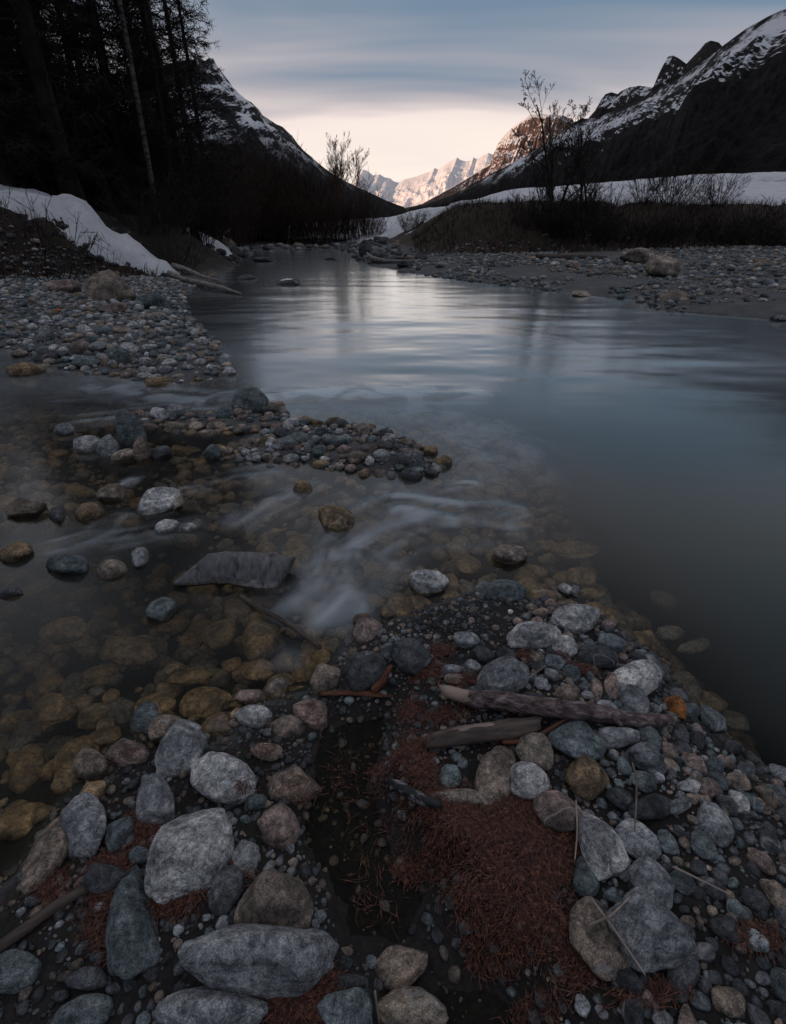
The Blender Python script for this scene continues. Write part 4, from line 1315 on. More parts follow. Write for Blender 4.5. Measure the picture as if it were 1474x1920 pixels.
# centre px, width, height, tilt (deg, clockwise), where (L land, W standing in water, S under water), tone, pointed, label
HERO = [
    (362, 1600, 136, 162, 14, 'L', 'p', 0.1, 'big pale egg shaped boulder at lower left'),
    (245, 1722, 98, 202, 174, 'L', 'n', 0, 'tall pear shaped blue grey boulder at lower left'),
    (487, 1788, 262, 128, 0, 'L', 'g', 0.2, 'broad humped boulder along the bottom'),
    (395, 1892, 205, 92, 0, 'L', 'g', 0, 'wide flat topped boulder cut by the bottom edge'),
    (520, 1697, 130, 128, 20, 'L', 'b', 0, 'brownish round boulder behind the broad humped one'),
    (160, 1549, 84, 122, -8, 'L', 'g', 0, 'upright oval grey boulder near the left edge'),
    (95, 1600, 72, 150, 18, 'L', 'b', 0, 'brownish boulder leaning on the upright oval one'),
    (205, 1650, 90, 60, 10, 'L', 'd', 0, 'low dark stone under the upright oval boulder'),
    (420, 1456, 118, 106, 25, 'L', 'p', 0.1, 'blocky speckled boulder with needles on its corner'),
    (341, 1400, 84, 112, 18, 'L', 'g', 0.5, 'pointed upright stone at the edge of the left pool'),
    (240, 1414, 74, 64, 20, 'W', 'k', 0.1, 'angular pinkish stone standing in the left pool'),
    (290, 1497, 70, 92, -5, 'L', 'g', 0, 'oval stone with a needle smeared brown side'),
    (228, 1563, 56, 58, 0, 'L', 'n', 0, 'round dark stone right of the upright oval boulder'),
    (262, 1604, 40, 34, 0, 'L', 'n', 0, 'small round stone above the pear shaped boulder'),
    (425, 1668, 56, 96, 14, 'L', 'd', 0, 'flat dark slab right of the egg shaped boulder'),
    (461, 1609, 52, 62, 0, 'L', 'g', 0, 'oval stone touching the right of the egg shaped boulder'),
    (525, 1551, 74, 80, -20, 'L', 'k', 0, 'pale pinkish cracked stone in the dark mud'),
    (480, 1505, 44, 42, 20, 'L', 'n', 0.2, 'small angular grey stone left of the pinkish cracked one'),
    (552, 1476, 104, 74, 0, 'W', 'b', 0, 'brownish stone strewn with red needles'),
    (500, 1408, 60, 38, 8, 'L', 'b', 0, 'oblong brownish stone beside the blocky speckled boulder'),
    (538, 1368, 72, 56, 10, 'W', 'b', 0, 'brown rounded stone at the left tip of the puddle'),
    (475, 1346, 72, 50, 0, 'W', 'p', 0, 'pale oval stone in the shallows above the blocky boulder'),
    (583, 1341, 74, 62, 15, 'W', 'k', 0, 'pinkish stone with needles at the pool margin'),
    (470, 1306, 58, 34, 0, 'W', 'k', 0, 'pink flat stone just above the pale oval one'),
    (646, 1905, 98, 104, 0, 'L', 'n', 0, 'blue grey stone cut by the bottom edge near the middle'),
    (772, 1896, 140, 100, 12, 'L', 't', 0.2, 'tan smooth boulder cut by the bottom edge'),
    (750, 1817, 112, 86, -15, 'W', 'b', 0, 'wet red brown rock in the dark puddle'),
    (652, 1846, 74, 42, 0, 'L', 'd', 0, 'small dark oval stone between the bottom boulders'),
    (22, 1822, 84, 96, 35, 'L', 'n', 0, 'dark boulder at the lower left corner'),
    (150, 1905, 135, 72, -20, 'L', 'n', 0.1, 'half pale half dark boulder at the bottom left'),
    (165, 1835, 80, 44, 0, 'L', 'd', 0, 'low dark stone between the corner boulders'),
    (1219, 1746, 152, 136, 10, 'L', 'g', 0, 'large round speckled boulder at lower right'),
    (1280, 1812, 62, 92, 10, 'L', 'd', 0, 'dark stone tucked under the large speckled boulder'),
    (1126, 1578, 72, 142, -18, 'L', 'p', 0, 'long pale grey boulder beside the needle mat'),
    (1228, 1655, 66, 98, -40, 'L', 'g', 0, 'oval grey stone above the large speckled boulder'),
    (1196, 1577, 54, 92, -50, 'L', 'g', 0, 'rounded grey stone behind the long pale boulder'),
    (1044, 1522, 82, 76, 0, 'L', 'k', 0.1, 'pale triangular stone at the corner of the needle mat'),
    (989, 1463, 78, 68, 12, 'L', 'p', 0, 'bright rounded square stone above the needle mat'),
    (1101, 1647, 48, 72, 0, 'L', 'n', 0, 'dark blue oval stone below the long pale boulder'),
    (1118, 1760, 90, 150, -20, 'L', 'b', 0, 'dull flat slab beside the large speckled boulder'),
    (928, 1462, 70, 126, 12, 'L', 'b', 0, 'smooth brown rock left of the bright square stone'),
    (1002, 1408, 62, 62, 0, 'L', 't', 0, 'tan block under the tip of the short log'),
    (855, 1494, 108, 34, 6, 'L', 't', 0, 'flat pale tan stone in the needles'),
    (845, 1456, 40, 42, 0, 'L', 'n', 0, 'blue grey stone behind the flat tan one'),
    (1083, 1390, 62, 100, -52, 'L', 'n', 0.1, 'wedge shaped grey stone below the long log'),
    (1102, 1457, 76, 78, 0, 'L', 'o', 0.1, 'brown green rock right of the bright square stone'),
    (1160, 1381, 76, 40, -8, 'L', 'g', 0, 'knobbly flat grey stone below the log end'),
    (1215, 1384, 48, 46, 10, 'L', 'n', 0, 'rounded stone right of the knobbly flat one'),
    (1211, 1421, 70, 56, 10, 'L', 'g', 0, 'domed grey stone below the knobbly flat one'),
    (1341, 1546, 58, 84, -16, 'L', 'g', 0, 'upright oblong stone among the right hand pebbles'),
    (1385, 1506, 40, 42, 0, 'L', 'p', 0.2, 'light triangular stone above the upright oblong one'),
    (1226, 1516, 84, 44, -14, 'L', 'd', 0, 'flat dark stone behind the bent dry stalk'),
    (1291, 1475, 40, 26, -10, 'L', 'p', 0, ''),
    (1275, 1510, 46, 28, -20, 'L', 'g', 0, ''),
    (1336, 1351, 46, 56, -18, 'L', 'n', 0, 'dark green oval stone at the waterline on the right'),
    (1269, 1328, 44, 44, 0, 'L', 'r', 0.2, 'orange rusty rock at the end of the long log'),
    (1193, 1276, 86, 64, -20, 'L', 'w', 0, 'big whitish stone above the end of the long log'),
    (1186, 1318, 60, 64, 0, 'L', 'g', 0.1, 'grey stone leaning under the big whitish one'),
    (1150, 1286, 34, 52, 8, 'L', 'k', 0.1, 'pink pointed stone left of the big whitish one'),
    (1079, 1160, 92, 60, -8, 'L', 'p', 0, 'smooth domed stone on the tip of the bar'),
    (940, 1115, 88, 60, -10, 'W', 'n', 0.2, 'blue grey pointed stone at the head of the bar'),
    (952, 1161, 66, 42, 0, 'W', 'p', 0, 'rounded pale stone below the blue grey pointed one'),
    (1000, 1193, 94, 50, -5, 'L', 'p', 0, 'pale slab with a dark underside on the bar'),
    (1055, 1212, 46, 42, 0, 'L', 'w', 0, 'small whitish stone right of the pale slab'),
    (1120, 1232, 76, 42, 0, 'L', 'd', 0, 'black speckled stone at the waterline of the bar'),
    (1146, 1205, 40, 48, -45, 'L', 'n', 0, 'dark stone above the black speckled one'),
    (1197, 1229, 38, 26, 0, 'W', 'g', 0, 'small round stone left of the grey ball in the shallows'),
    (1225, 1250, 46, 46, 0, 'W', 'g', 0, 'grey ball shaped stone in the right shallows'),
    (805, 1092, 78, 50, 0, 'W', 'p', 0.1, 'pale rounded stone alone below the rapid'),
    (955, 1043, 66, 40, 0, 'W', 't', 0, 'light stone alone above the head of the bar'),
    (692, 1184, 62, 68, 0, 'W', 'k', 0.4, 'pale pointed stone at the left edge of the bar'),
    (771, 1230, 74, 64, 0, 'L', 'd', 0, 'dark blue round stone beside the needle tufts'),
    (683, 1258, 80, 68, 0, 'L', 'd', 0.1, 'blocky dark stone at the left corner of the bar'),
    (727, 1221, 28, 30, 0, 'L', 'n', 0, ''),
    (875, 1200, 48, 30, 0, 'L', 'g', 0, ''),
    (944, 1271, 88, 66, -15, 'L', 'g', 0.25, 'wide triangular grey stone above the long log'),
    (848, 1256, 42, 22, 0, 'L', 'g', 0, ''), (886, 1250, 34, 28, 10, 'L', 'g', 0, ''), (852, 1274, 38, 20, 0, 'L', 'b', 0, ''),
    (907, 1228, 46, 30, 15, 'L', 'd', 0, ''), (951, 1232, 34, 38, -20, 'L', 'd', 0, ''), (926, 1192, 24, 34, 0, 'W', 'b', 0, ''),
    (1066, 1302, 42, 38, 0, 'L', 'b', 0, 'brown rounded stone above the middle of the long log'),
    (1098, 1288, 22, 18, 0, 'L', 'g', 0, ''), (1117, 1294, 24, 40, 0, 'L', 'k', 0, ''), (1100, 1303, 22, 16, 0, 'L', 'p', 0, ''),
    (905, 1300, 64, 26, 0, 'L', 'n', 0, ''), (1000, 1308, 42, 22, 0, 'L', 'd', 0, ''),
    (128, 1061, 80, 46, 6, 'W', 'n', 0.2, 'blue green pointed stone in the left pool'),
    (210, 1069, 54, 42, 0, 'W', 't', 0.4, 'small pale pyramid stone in the left pool'),
    (263, 1044, 32, 42, 0, 'W', 'g', 0, 'small oval stone above the pale pyramid'),
    (301, 938, 72, 64, 0, 'W', 'p', 0.5, 'pale triangular rock standing in the shallow stream'),
    (333, 943, 24, 28, 0, 'W', 't', 0, ''), (314, 990, 50, 30, -15, 'W', 'p', 0, 'light oblong stone below the pale triangular rock'), (354, 990, 30, 20, 0, 'W', 'w', 0, ''),
    (210, 926, 50, 40, 0, 'W', 'b', 0.2, 'rough brown stone left of the pale triangular rock'),
    (168, 962, 58, 36, -8, 'W', 'o', 0, 'wet orange brown stone left of the rough brown one'),
    (48, 956, 66, 46, 0, 'W', 'b', 0.2, 'brown edged rock near the left edge'), (107, 964, 34, 36, 0, 'W', 'd', 0, 'dark blue knob right of the brown edged rock'),
    (246, 821, 50, 78, -55, 'W', 'n', 0, 'big dark teal stone left of the cobble strip'),
    (168, 836, 52, 34, -20, 'W', 'p', 0, 'light oval stone left of the dark teal one'), (204, 846, 40, 44, 25, 'W', 'g', 0, 'tilted oval stone touching the dark teal one'),
    (234, 860, 54, 26, -8, 'W', 't', 0.2, 'flat tan stone below the dark teal one'), (268, 853, 34, 48, -45, 'W', 'b', 0, ''), (303, 852, 38, 26, 0, 'W', 'd', 0, 'dark rounded stone right of the dark teal one'),
    (472, 761, 64, 52, 0, 'W', 'n', 0.2, 'largest blocky stone on the cobble strip'),
    (517, 768, 36, 26, 0, 'W', 't', 0, 'tan stone right of the largest blocky one'), (331, 777, 44, 30, 0, 'W', 'g', 0.1, 'angular grey stone left on the cobble strip'),
    (297, 780, 30, 24, 0, 'W', 'p', 0.1, ''), (420, 778, 42, 32, 0, 'W', 'n', 0, ''), (261, 782, 22, 22, 0, 'W', 'k', 0.2, 'small red brown stone at the left end of the cobble strip'),
    (331, 801, 42, 20, -10, 'W', 'b', 0, ''), (408, 800, 38, 16, -10, 'W', 't', 0, ''), (222, 790, 22, 12, 0, 'W', 'g', 0, ''),
    (400, 852, 34, 28, 0, 'W', 'n', 0, 'wet blue grey stone at the near edge of the cobble strip'), (475, 861, 30, 20, -10, 'W', 'p', 0, ''),
    (768, 868, 68, 40, 10, 'W', 'd', 0, 'long dark slab at the right end of the cobble strip'), (816, 881, 26, 18, 0, 'W', 'w', 0.2, 'white angular stone at the tip of the cobble strip'),
    (762, 849, 34, 14, 8, 'W', 'b', 0, ''), (627, 829, 46, 22, 5, 'L', 'n', 0, ''), (716, 856, 34, 26, 0, 'L', 'g', 0, ''), (598, 848, 26, 28, 0, 'L', 'n', 0, ''),
    (578, 838, 22, 28, 10, 'L', 'g', 0.2, ''), (540, 832, 40, 26, 0, 'L', 'n', 0, ''), (562, 822, 36, 24, 0, 'L', 'n', 0, ''), (550, 797, 42, 22, 0, 'W', 'p', 0, 'pale oval stone behind the cobble strip'),
    (526, 812, 28, 24, 0, 'L', 'd', 0.2, ''), (509, 820, 34, 14, 0, 'L', 't', 0, ''), (668, 858, 36, 24, 0, 'L', 'b', 0, ''), (693, 866, 18, 22, 0, 'L', 'w', 0, ''),
    (722, 836, 34, 18, 10, 'L', 'd', 0, ''), (683, 812, 24, 22, 0, 'L', 'b', 0, ''), (430, 848, 18, 20, 0, 'L', 'k', 0, ''), (461, 850, 18, 20, 0, 'L', 'p', 0, ''),
    (631, 972, 60, 60, -15, 'W', 'o', 0, 'big wet orange brown boulder beside the rapid'),
    (557, 1040, 60, 74, 0, 'S', 'o', 0, 'orange boulder under water beside the wooden slab'),
    (568, 917, 36, 28, 0, 'W', 'o', 0, 'round brown stone below the cobble strip'), (602, 918, 30, 26, 0, 'S', 'o', 0, ''), (545, 920, 24, 28, -20, 'S', 'o', 0, ''),
    (412, 1189, 64, 64, 0, 'S', 'o', 0, 'glinting ochre boulder under water, left of a pair'), (488, 1204, 74, 74, 0, 'S', 'o', 0, 'square ochre boulder under water, right of a pair'),
    (358, 1268, 92, 38, 0, 'S', 'o', 0, 'long flat ochre stone under water'), (385, 1318, 100, 62, 0, 'S', 'o', 0, 'rounded ochre boulder under water below the long flat one'),
    (290, 1325, 80, 50, 0, 'S', 'o', 0, 'dim ochre stone under water left of the rounded one'), (303, 1145, 54, 50, 0, 'W', 'n', 0.1, 'blue grey stone barely breaking the left pool'),
    (150, 1425, 96, 84, 0, 'S', 'o', 0, 'dim yellow boulder sunk in the left pool'), (485, 1258, 72, 42, -10, 'S', 'o', 0, ''), (245, 1222, 110, 60, 10, 'S', 'b', 0, 'dim brown boulder sunk in the middle of the left pool'),
    (560, 1300, 74, 28, 0, 'S', 'o', 0, ''), (100, 1330, 90, 60, 0, 'S', 'o', 0, ''), (120, 1180, 90, 50, 0, 'S', 'o', 0, ''), (200, 1380, 60, 44, 0, 'S', 'o', 0, ''),
    (1078, 1031, 96, 32, 0, 'S', 'o', 0, 'long orange stone under water beyond the bar'), (1088, 1082, 58, 36, 0, 'S', 'o', 0, 'brown stone under water below the long orange one'),
    (985, 1088, 46, 42, 0, 'S', 'o', 0, 'olive stone under water above the bar head'), (1060, 1105, 28, 28, 0, 'W', 'g', 0, ''), (1079, 1109, 18, 22, 0, 'W', 'g', 0, ''), (1112, 1112, 50, 20, 0, 'S', 'b', 0, ''),
    (1255, 1188, 56, 28, 0, 'S', 'p', 0, 'pale stone under water right of the bar'), (1245, 1125, 48, 36, 0, 'S', 'b', 0, ''), (1300, 1212, 64, 30, -20, 'S', 'g', 0, ''),
    (1010, 1150, 30, 20, 0, 'W', 'g', 0, ''), (1380, 1352, 50, 40, 0, 'S', 'n', 0, ''), (1270, 1280, 44, 34, 0, 'S', 'n', 0, ''),
    (790, 952, 54, 32, -15, 'S', 'o', 0, ''), (760, 930, 44, 22, 0, 'S', 'o', 0, ''), (50, 696, 62, 30, 0, 'W', 'o', 0, 'wet brown hump of rock at the far left shallows'),
    (150, 736, 76, 30, 0, 'S', 'o', 0, 'brown rock that the left rapid pours over'), (124, 808, 34, 24, 0, 'W', 'g', 0, ''), (30, 1038, 56, 42, 0, 'W', 'o', 0, ''), (82, 1028, 64, 36, 0, 'S', 'o', 0, ''),
    (16, 1112, 56, 24, 0, 'W', 'd', 0, 'dark stone cut by the left edge in the pool'), (297, 719, 46, 22, 0, 'W', 'o', 0, 'wet brown stone at the near edge of the left gravel spit'),
    (30, 1085, 44, 32, 0, 'S', 'o', 0, ''), (72, 1105, 56, 36, 0, 'S', 'o', 0, ''), (118, 820, 40, 14, 0, 'S', 'o', 0, ''), (430, 955, 40, 22, 0, 'S', 'p', 0, ''),
    (498, 905, 34, 22, 0, 'S', 'o', 0, ''), (820, 1150, 46, 26, 0, 'S', 'b', 0, ''), (760, 1165, 40, 26, 0, 'S', 'o', 0, ''), (738, 1180, 34, 26, 0, 'W', 'b', 0, ''),
    (845, 1120, 44, 30, 0, 'S', 'b', 0, ''), (880, 1060, 50, 34, 0, 'S', 'o', 0, ''), (700, 1210, 40, 20, 0, 'W', 't', 0, ''), (640, 1190, 40, 30, 0, 'S', 'o', 0, ''), (608, 1235, 40, 46, 0, 'S', 'o', 0, ''),
    (660, 1225, 26, 26, 0, 'W', 'b', 0, ''), (700, 1075, 40, 24, 0, 'S', 'o', 0, ''),
    # left gravel spit
    (162, 678, 52, 26, 6, 'L', 'n', 0.2, 'teal wedge stone at the front of the left gravel spit'), (188, 651, 40, 22, 0, 'L', 'g', 0, ''), (152, 654, 34, 30, 0, 'L', 'b', 0, 'brown blunt stone on the left gravel spit'),
    (230, 670, 32, 36, 0, 'L', 'n', 0.2, 'dark teal upright stone on the left gravel spit'), (203, 686, 26, 24, 0, 'W', 'b', 0, ''), (92, 673, 40, 28, 0, 'W', 'd', 0, 'dark stone in the shallows left of the teal wedge'),
    (84, 631, 36, 30, 10, 'L', 'g', 0.2, ''), (162, 622, 24, 22, 0, 'L', 'p', 0.2, ''), (190, 619, 42, 16, 0, 'L', 'n', 0, ''), (228, 618, 34, 14, 0, 'L', 'b', 0, ''),
    (256, 628, 30, 20, 0, 'L', 'g', 0.1, ''), (280, 653, 26, 18, 0, 'L', 'p', 0, ''), (304, 643, 26, 18, 0, 'L', 'n', 0, ''), (243, 655, 34, 26, 0, 'L', 'p', 0, ''), (273, 679, 24, 20, 0, 'L', 'p', 0, ''),
    (318, 681, 28, 18, 0, 'L', 'p', 0, ''), (245, 703, 40, 20, 0, 'W', 'b', 0, ''), (336, 708, 32, 12, 0, 'W', 't', 0, ''), (430, 699, 30, 18, 0, 'W', 'p', 0, 'pale stone at the outer tip of the left gravel spit'), (38, 663, 32, 16, 0, 'L', 'b', 0, ''),
    (300, 592, 30, 14, 0, 'L', 't', 0, ''), (282, 594, 18, 14, 0, 'L', 't', 0, ''), (110, 582, 14, 8, 0, 'L', 'r', 0, 'small orange stone on the left gravel spit'),
    (360, 650, 34, 16, 0, 'L', 'g', 0, ''), (350, 690, 26, 18, 0, 'L', 'g', 0, ''),
]
BOULD = [
    (209, 541, 76, 54, 0, 'L', 'b', 0.45, 'brown pyramid boulder below the left bank'), (30, 527, 78, 42, 0, 'L', 'd', 0.1, 'broad dark boulder at the left edge'), (122, 539, 54, 28, 8, 'L', 'k', 0, 'pinkish sloping boulder between the dark and the pyramid boulder'),
    (213, 578, 46, 20, 0, 'L', 'k', 0.1, 'flat pinkish rock in front of the pyramid boulder'), (279, 566, 46, 30, 0, 'L', 'n', 0, 'blue grey boulder right of the pyramid boulder'),
    (1196, 484, 66, 40, 0, 'L', 't', 0, 'pale rounded boulder on the right bank'), (1264, 473, 92, 34, 0, 'L', 't', 0, 'long tan boulder behind the pale rounded ones'), (1242, 502, 60, 44, 0, 'L', 't', 0.1, 'tan boulder in front, rightmost of the pale pair'),
    (1338, 472, 60, 24, 0, 'L', 'b', 0, 'brown mound of rock right of the tan boulders'), (1402, 463, 44, 14, 0, 'L', 'b', 0, 'low brown rock on the right gravel crest'), (1262, 567, 64, 32, 0, 'W', 'b', 0, 'dark blocky rock at the right water edge'),
    (1090, 553, 38, 12, 0, 'W', 't', 0, 'flat tan rock just off the right shore'), (1461, 599, 32, 16, 0, 'W', 'g', 0, 'grey rock in the water at the right edge'), (1376, 577, 44, 16, 0, 'W', 'b', 0, ''),
    (1280, 523, 28, 18, 0, 'L', 'g', 0, 'grey rock below the tan boulders'), (1040, 497, 22, 15, 0, 'L', 'w', 0, 'white stone by the driftwood on the right bank'), (998, 488, 34, 22, 0, 'L', 'b', 0.2, 'brown pointed rock left of the white stone'),
    (1075, 497, 32, 16, 0, 'L', 'k', 0, ''), (1430, 492, 36, 20, 0, 'L', 'b', 0, ''), (686, 468, 24, 30, 0, 'L', 'd', 0.2, 'dark rock at the far right corner of the river'), (734, 464, 24, 18, 0, 'L', 'd', 0, ''), (712, 470, 22, 16, 0, 'L', 'b', 0, ''),
    (790, 478, 28, 14, 0, 'L', 'd', 0, ''), (742, 487, 30, 14, 0, 'L', 'd', 0, ''), (760, 495, 34, 14, 0, 'L', 'd', 0, ''), (830, 497, 30, 14, 0, 'L', 'g', 0, ''), (860, 505, 20, 12, 0, 'L', 'b', 0, ''), (945, 497, 30, 14, 0, 'L', 'g', 0, ''), (922, 515, 22, 16, 0, 'L', 'g', 0.2, ''),
    (540, 532, 46, 12, 0, 'W', 'd', 0, 'dark rock with an icy white cap in the river'), (463, 522, 34, 10, 0, 'W', 'd', 0.2, 'dark pointed rock in the river left of the white capped one'), (495, 489, 40, 9, 0, 'W', 'd', 0, 'flat dark rock far up the river'),
    (620, 487, 28, 6, 0, 'W', 'd', 0, 'low dark rock at the far end of the river'), (640, 507, 34, 5, 0, 'S', 'd', 0, ''), (390, 515, 30, 14, 0, 'L', 'b', 0, ''), (376, 500, 22, 12, 0, 'L', 't', 0, ''), (425, 462, 28, 24, 0, 'L', 'b', 0.2, 'brown earth covered rock below the snow patch'),
    (560, 463, 12, 14, 0, 'L', 'g', 0.1, 'small grey rock below the far thicket'),
]
GROUP_OF = dict(L='stones lying on the river bar', W='stones standing in the shallows', S='stones lying under water')
ANCH, PLACED, USED = [], [], set()
AUTO = []


def hero(e, i, far=False):
    cx, cy, w, h, ang, mode, tone, pk, nick = e
    a0 = math.atan2(cy - CY, FPX) + PITCH            # how steeply one looks down at it
    g0 = ground(cx, cy + h * 0.15, 0.0)
    hz_ = h1(g0[0], g0[1]) if mode == 'L' else 0.0
    g0 = ground(cx, cy, max(hz_, -0.1))
    ppm = FPX / max(depth_of(g0), 0.2)
    a = w / 2 / ppm
    hh = h / 2 / ppm
    sa, ca = math.sin(a0), math.cos(a0)
    if mode == 'S':
        c = min(a, hh) * 0.62
    else:
        c = min(0.72 * a, 0.85 * hh / max(ca, 0.35), 0.92 * hh if sa > 0.5 else hh)
    b2 = hh * hh - (c * ca) ** 2
    b = math.sqrt(max(b2, (0.35 * hh) ** 2)) / sa
    b = min(b, 1.6 * max(a, hh))
    if sa < 0.45:
        b = min(b, 1.0 * a)
        c = math.sqrt(max(hh * hh - (b * sa) ** 2, (0.5 * hh) ** 2)) / ca
        if mode == 'W':
            c *= 1.35
    rz_ = -R(ang)
    if sa >= 0.45:                                   # turn it on the ground so that it leans in view as in the photograph
        an = R(ang)
        e2 = ground(cx + math.sin(an) * 20, cy - math.cos(an) * 20) - ground(cx, cy)
        g2 = np.hypot(e2[0], e2[1]) / 20 * h / 2
        e1 = ground(cx + math.cos(an) * 20, cy + math.sin(an) * 20) - ground(cx, cy)
        rz_ = math.atan2(e1[1], e1[0]) if w >= h else math.atan2(-e2[0], e2[1])
        pd = np.array([math.cos(rz_), math.sin(rz_)])
        g1 = abs(e1[:2] @ pd) / 20 * w / 2
        g2 = max(0.45 * g2, abs(e2[:2] @ np.array([-pd[1], pd[0]])) / 20 * h / 2)
        sq = math.sqrt(max(0.25, 1 - (c * ca / hh) ** 2))
        b = g2 * (sq if abs(math.cos(an)) > 0.8 else 0.5 + 0.5 * sq)
        a = g1
    for _ in range(3):
        if mode == 'L':
            zc_ = h1(g0[0], g0[1]) + (0.62 if far else 0.45) * c
        elif mode == 'W':
            zc_ = 0.16 * c
        else:
            zc_ = -c * 0.98 - 0.012
        g0 = ground(cx, cy, zc_)
    key = 1000 + i
    sub = 4 if max(w, h) > 88 and not far else (3 if max(w, h) > 24 else 2)
    rgk = np.random.default_rng(key)
    P, F = stone_shape(sub, key, (rgk.uniform(0.0, 0.4) + (0.25 if pk else 0)) if tone not in 'o' else 0.0, pk) if not far else stone_shape(sub, key, rgk.uniform(0.55, 0.9), pk)
    me = mk_mesh('stone', P, F, True, [M_BOULDER if far else M_STONE])
    nm = 'boulder' if far else ('sunken_stone' if mode == 'S' else 'river_stone')
    o = link(nm, me, loc=g0, rot=(rgk.normal() * 0.06, rgk.normal() * 0.06, rz_), scale=(a, b, c))
    t = np.array(TONE[tone]) * rgk.uniform(0.88, 1.12)
    o.color = (*t, 1)
    PLACED.append((g0[0], g0[1], max(a, b)))
    cat = 'boulder' if far or max(w, h) > 110 else 'stone'
    o['category'] = cat
    o['group'] = 'rocks along the river banks' if far else GROUP_OF[mode]
    if nick:
        o['label'] = nick
        USED.add(nick)
        ANCH.append((cx, cy, w, h, nick))
    else:
        AUTO.append((o, cx, cy, w, h, tone, mode))
    return o


for i, e in enumerate(HERO):
    hero(e, i)
for i, e in enumerate(BOULD):
    o = hero(e, 500 + i, True)
    if 'icy' in e[8]:
        P, F = stone_shape(3, 99, 0.4)
        cap = link('ice_cap', mk_mesh('ice_cap', P, F, True, [M_SNOW]), o, loc=(-0.05, 0.0, 0.86), scale=(0.5, 0.5, 0.26))


# loose stones nobody placed: largest ones single, the rest gravel
def project(P):
    y = P[:, 1] * CP - (P[:, 2] - CAMH) * SP
    v = P[:, 1] * SP + (P[:, 2] - CAMH) * CP
    return CX + FPX * P[:, 0] / y, CY - FPX * v / y, FPX / y


def scatter(n, xr, yr, rr, cond, seed, power=2.2, tones='ggpnbd', sink=0.25, overlap=0.8):
    rg = np.random.default_rng(seed)
    P = np.c_[rg.uniform(*xr, n), rg.uniform(*yr, n)]
    r = rr[0] + (rr[1] - rr[0]) * rg.uniform(0, 1, n) ** power
    Hh, q = height(P, True)
    m = cond(P, Hh, q)
    P, r, Hh = P[m], r[m], Hh[m]
    u_, v_, s_ = project(np.c_[P, Hh])
    m = (u_ > -300) & (u_ < 1800) & (v_ < 2250) & (v_ > 380)
    P, r, Hh = P[m], r[m], Hh[m]
    order = np.argsort(-r)
    cell = rr[1] * 2
    gridd = {}
    for x_, y_, ra in PLACED:
        for ii in range(int((x_ - ra) // cell) - 1, int((x_ + ra) // cell) + 2):
            for jj in range(int((y_ - ra) // cell) - 1, int((y_ + ra) // cell) + 2):
                gridd.setdefault((ii, jj), []).append((x_, y_, ra * 0.75))
    out = []
    for k in order:
        x_, y_ = P[k]
        ra = r[k]
        ci, cj = int(x_ // cell), int(y_ // cell)
        ok = True
        for ii in (ci - 1, ci, ci + 1):
            for jj in (cj - 1, cj, cj + 1):
                for (a_, b__, rb) in gridd.get((ii, jj), ()):
                    if (a_ - x_) ** 2 + (b__ - y_) ** 2 < (overlap * (rb + ra)) ** 2:
                        ok = False
                        break
                if not ok:
                    break
            if not ok:
                break
        if not ok:
            continue
        gridd.setdefault((ci, cj), []).append((x_, y_, ra))
        asp = rg.uniform(0.62, 1.0)
        fl = rg.uniform(0.45, 0.75)
        c = ra * fl
        out.append((x_, y_, Hh[k] + c * sink, ra, ra * asp, c, rg.uniform(0, 6.28), tones[int(rg.integers(0, len(tones)))], rg.uniform(0.75, 1.25)))
    return out


inb = lambda P, H_, q: (q['sb'] > -0.02) & (q['sp'] < 0.02) & (sdf(P, MAT_ZONE) < 0.02)
ZONES = []
ZONES.append(('bar_gravel', 'mixed small pebbles between the stones of the foreground bar',
              scatter(56000, (-1.6, 2.4), (0.02, 2.4), (0.0032, 0.015), lambda P, H_, q: inb(P, H_, q), 1, 3.0, 'dddnbbgn', 0.15, 0.72)
              ))
PLACED += [(a[0], a[1], a[3]) for a in ZONES[-1][2] if a[3] > 0.02]
ZONES.append(('shore_pebbles', 'pebbles thrown up on the right side of the bar',
              scatter(10500, (0.38, 2.9), (0.05, 2.2), (0.007, 0.030), lambda P, H_, q: (q['sb'] > -0.12) & (sdf(P, MAT_ZONE) < 0), 2, 2.2, 'gdndndnbkg', 0.35, 0.8)))
ZONES.append(('puddle_pebbles', 'small dark pebbles on the bottom of the puddle',
              scatter(3500, (-0.7, 0.8), (0.1, 1.7), (0.003, 0.016), lambda P, H_, q: (q['sp'] > -0.03), 3, 3.2, 'ddbd', 0.1, 0.9)))
ZONES.append(('pool_stones', 'brown stones covering the bed of the left pool and shallows',
              scatter(13000, (-3.8, 1.9), (0.7, 5.2), (0.014, 0.062), lambda P, H_, q: (H_ < 0.0) & (H_ > -0.42) & (q['sp'] < -0.05), 4, 1.6, 'ooobbgtnd', 0.45, 0.66)))
ZONES.append(('strip_cobbles', 'cobbles heaped on the strip in mid stream',
              scatter(2600, (-2.4, 1.2), (2.6, 4.6), (0.012, 0.045), lambda P, H_, q: (q['si'] > -0.07), 5, 1.5, 'nngpbk', 0.5, 0.68)))
ZONES.append(('spit_gravel', 'pale gravel of the left spit',
              scatter(22000, (-13, -0.9), (4.4, 14), (0.016, 0.075), lambda P, H_, q: (q['d'] > -0.12) & (q['sl'] < -1.0), 6, 2.6, 'nngpptnb', 0.45, 0.72)))
ZONES.append(('right_gravel', 'grey gravel and rocks of the right bank',
              scatter(34000, (0.5, 24), (7, 27), (0.018, 0.10), lambda P, H_, q: (q['d'] > -0.25) & (q['sr'] < -2.2) & (fbm(P * 0.55, 3, 71) < 0.22), 7, 3.6, 'nngpgdbt', 0.35, 0.75)))
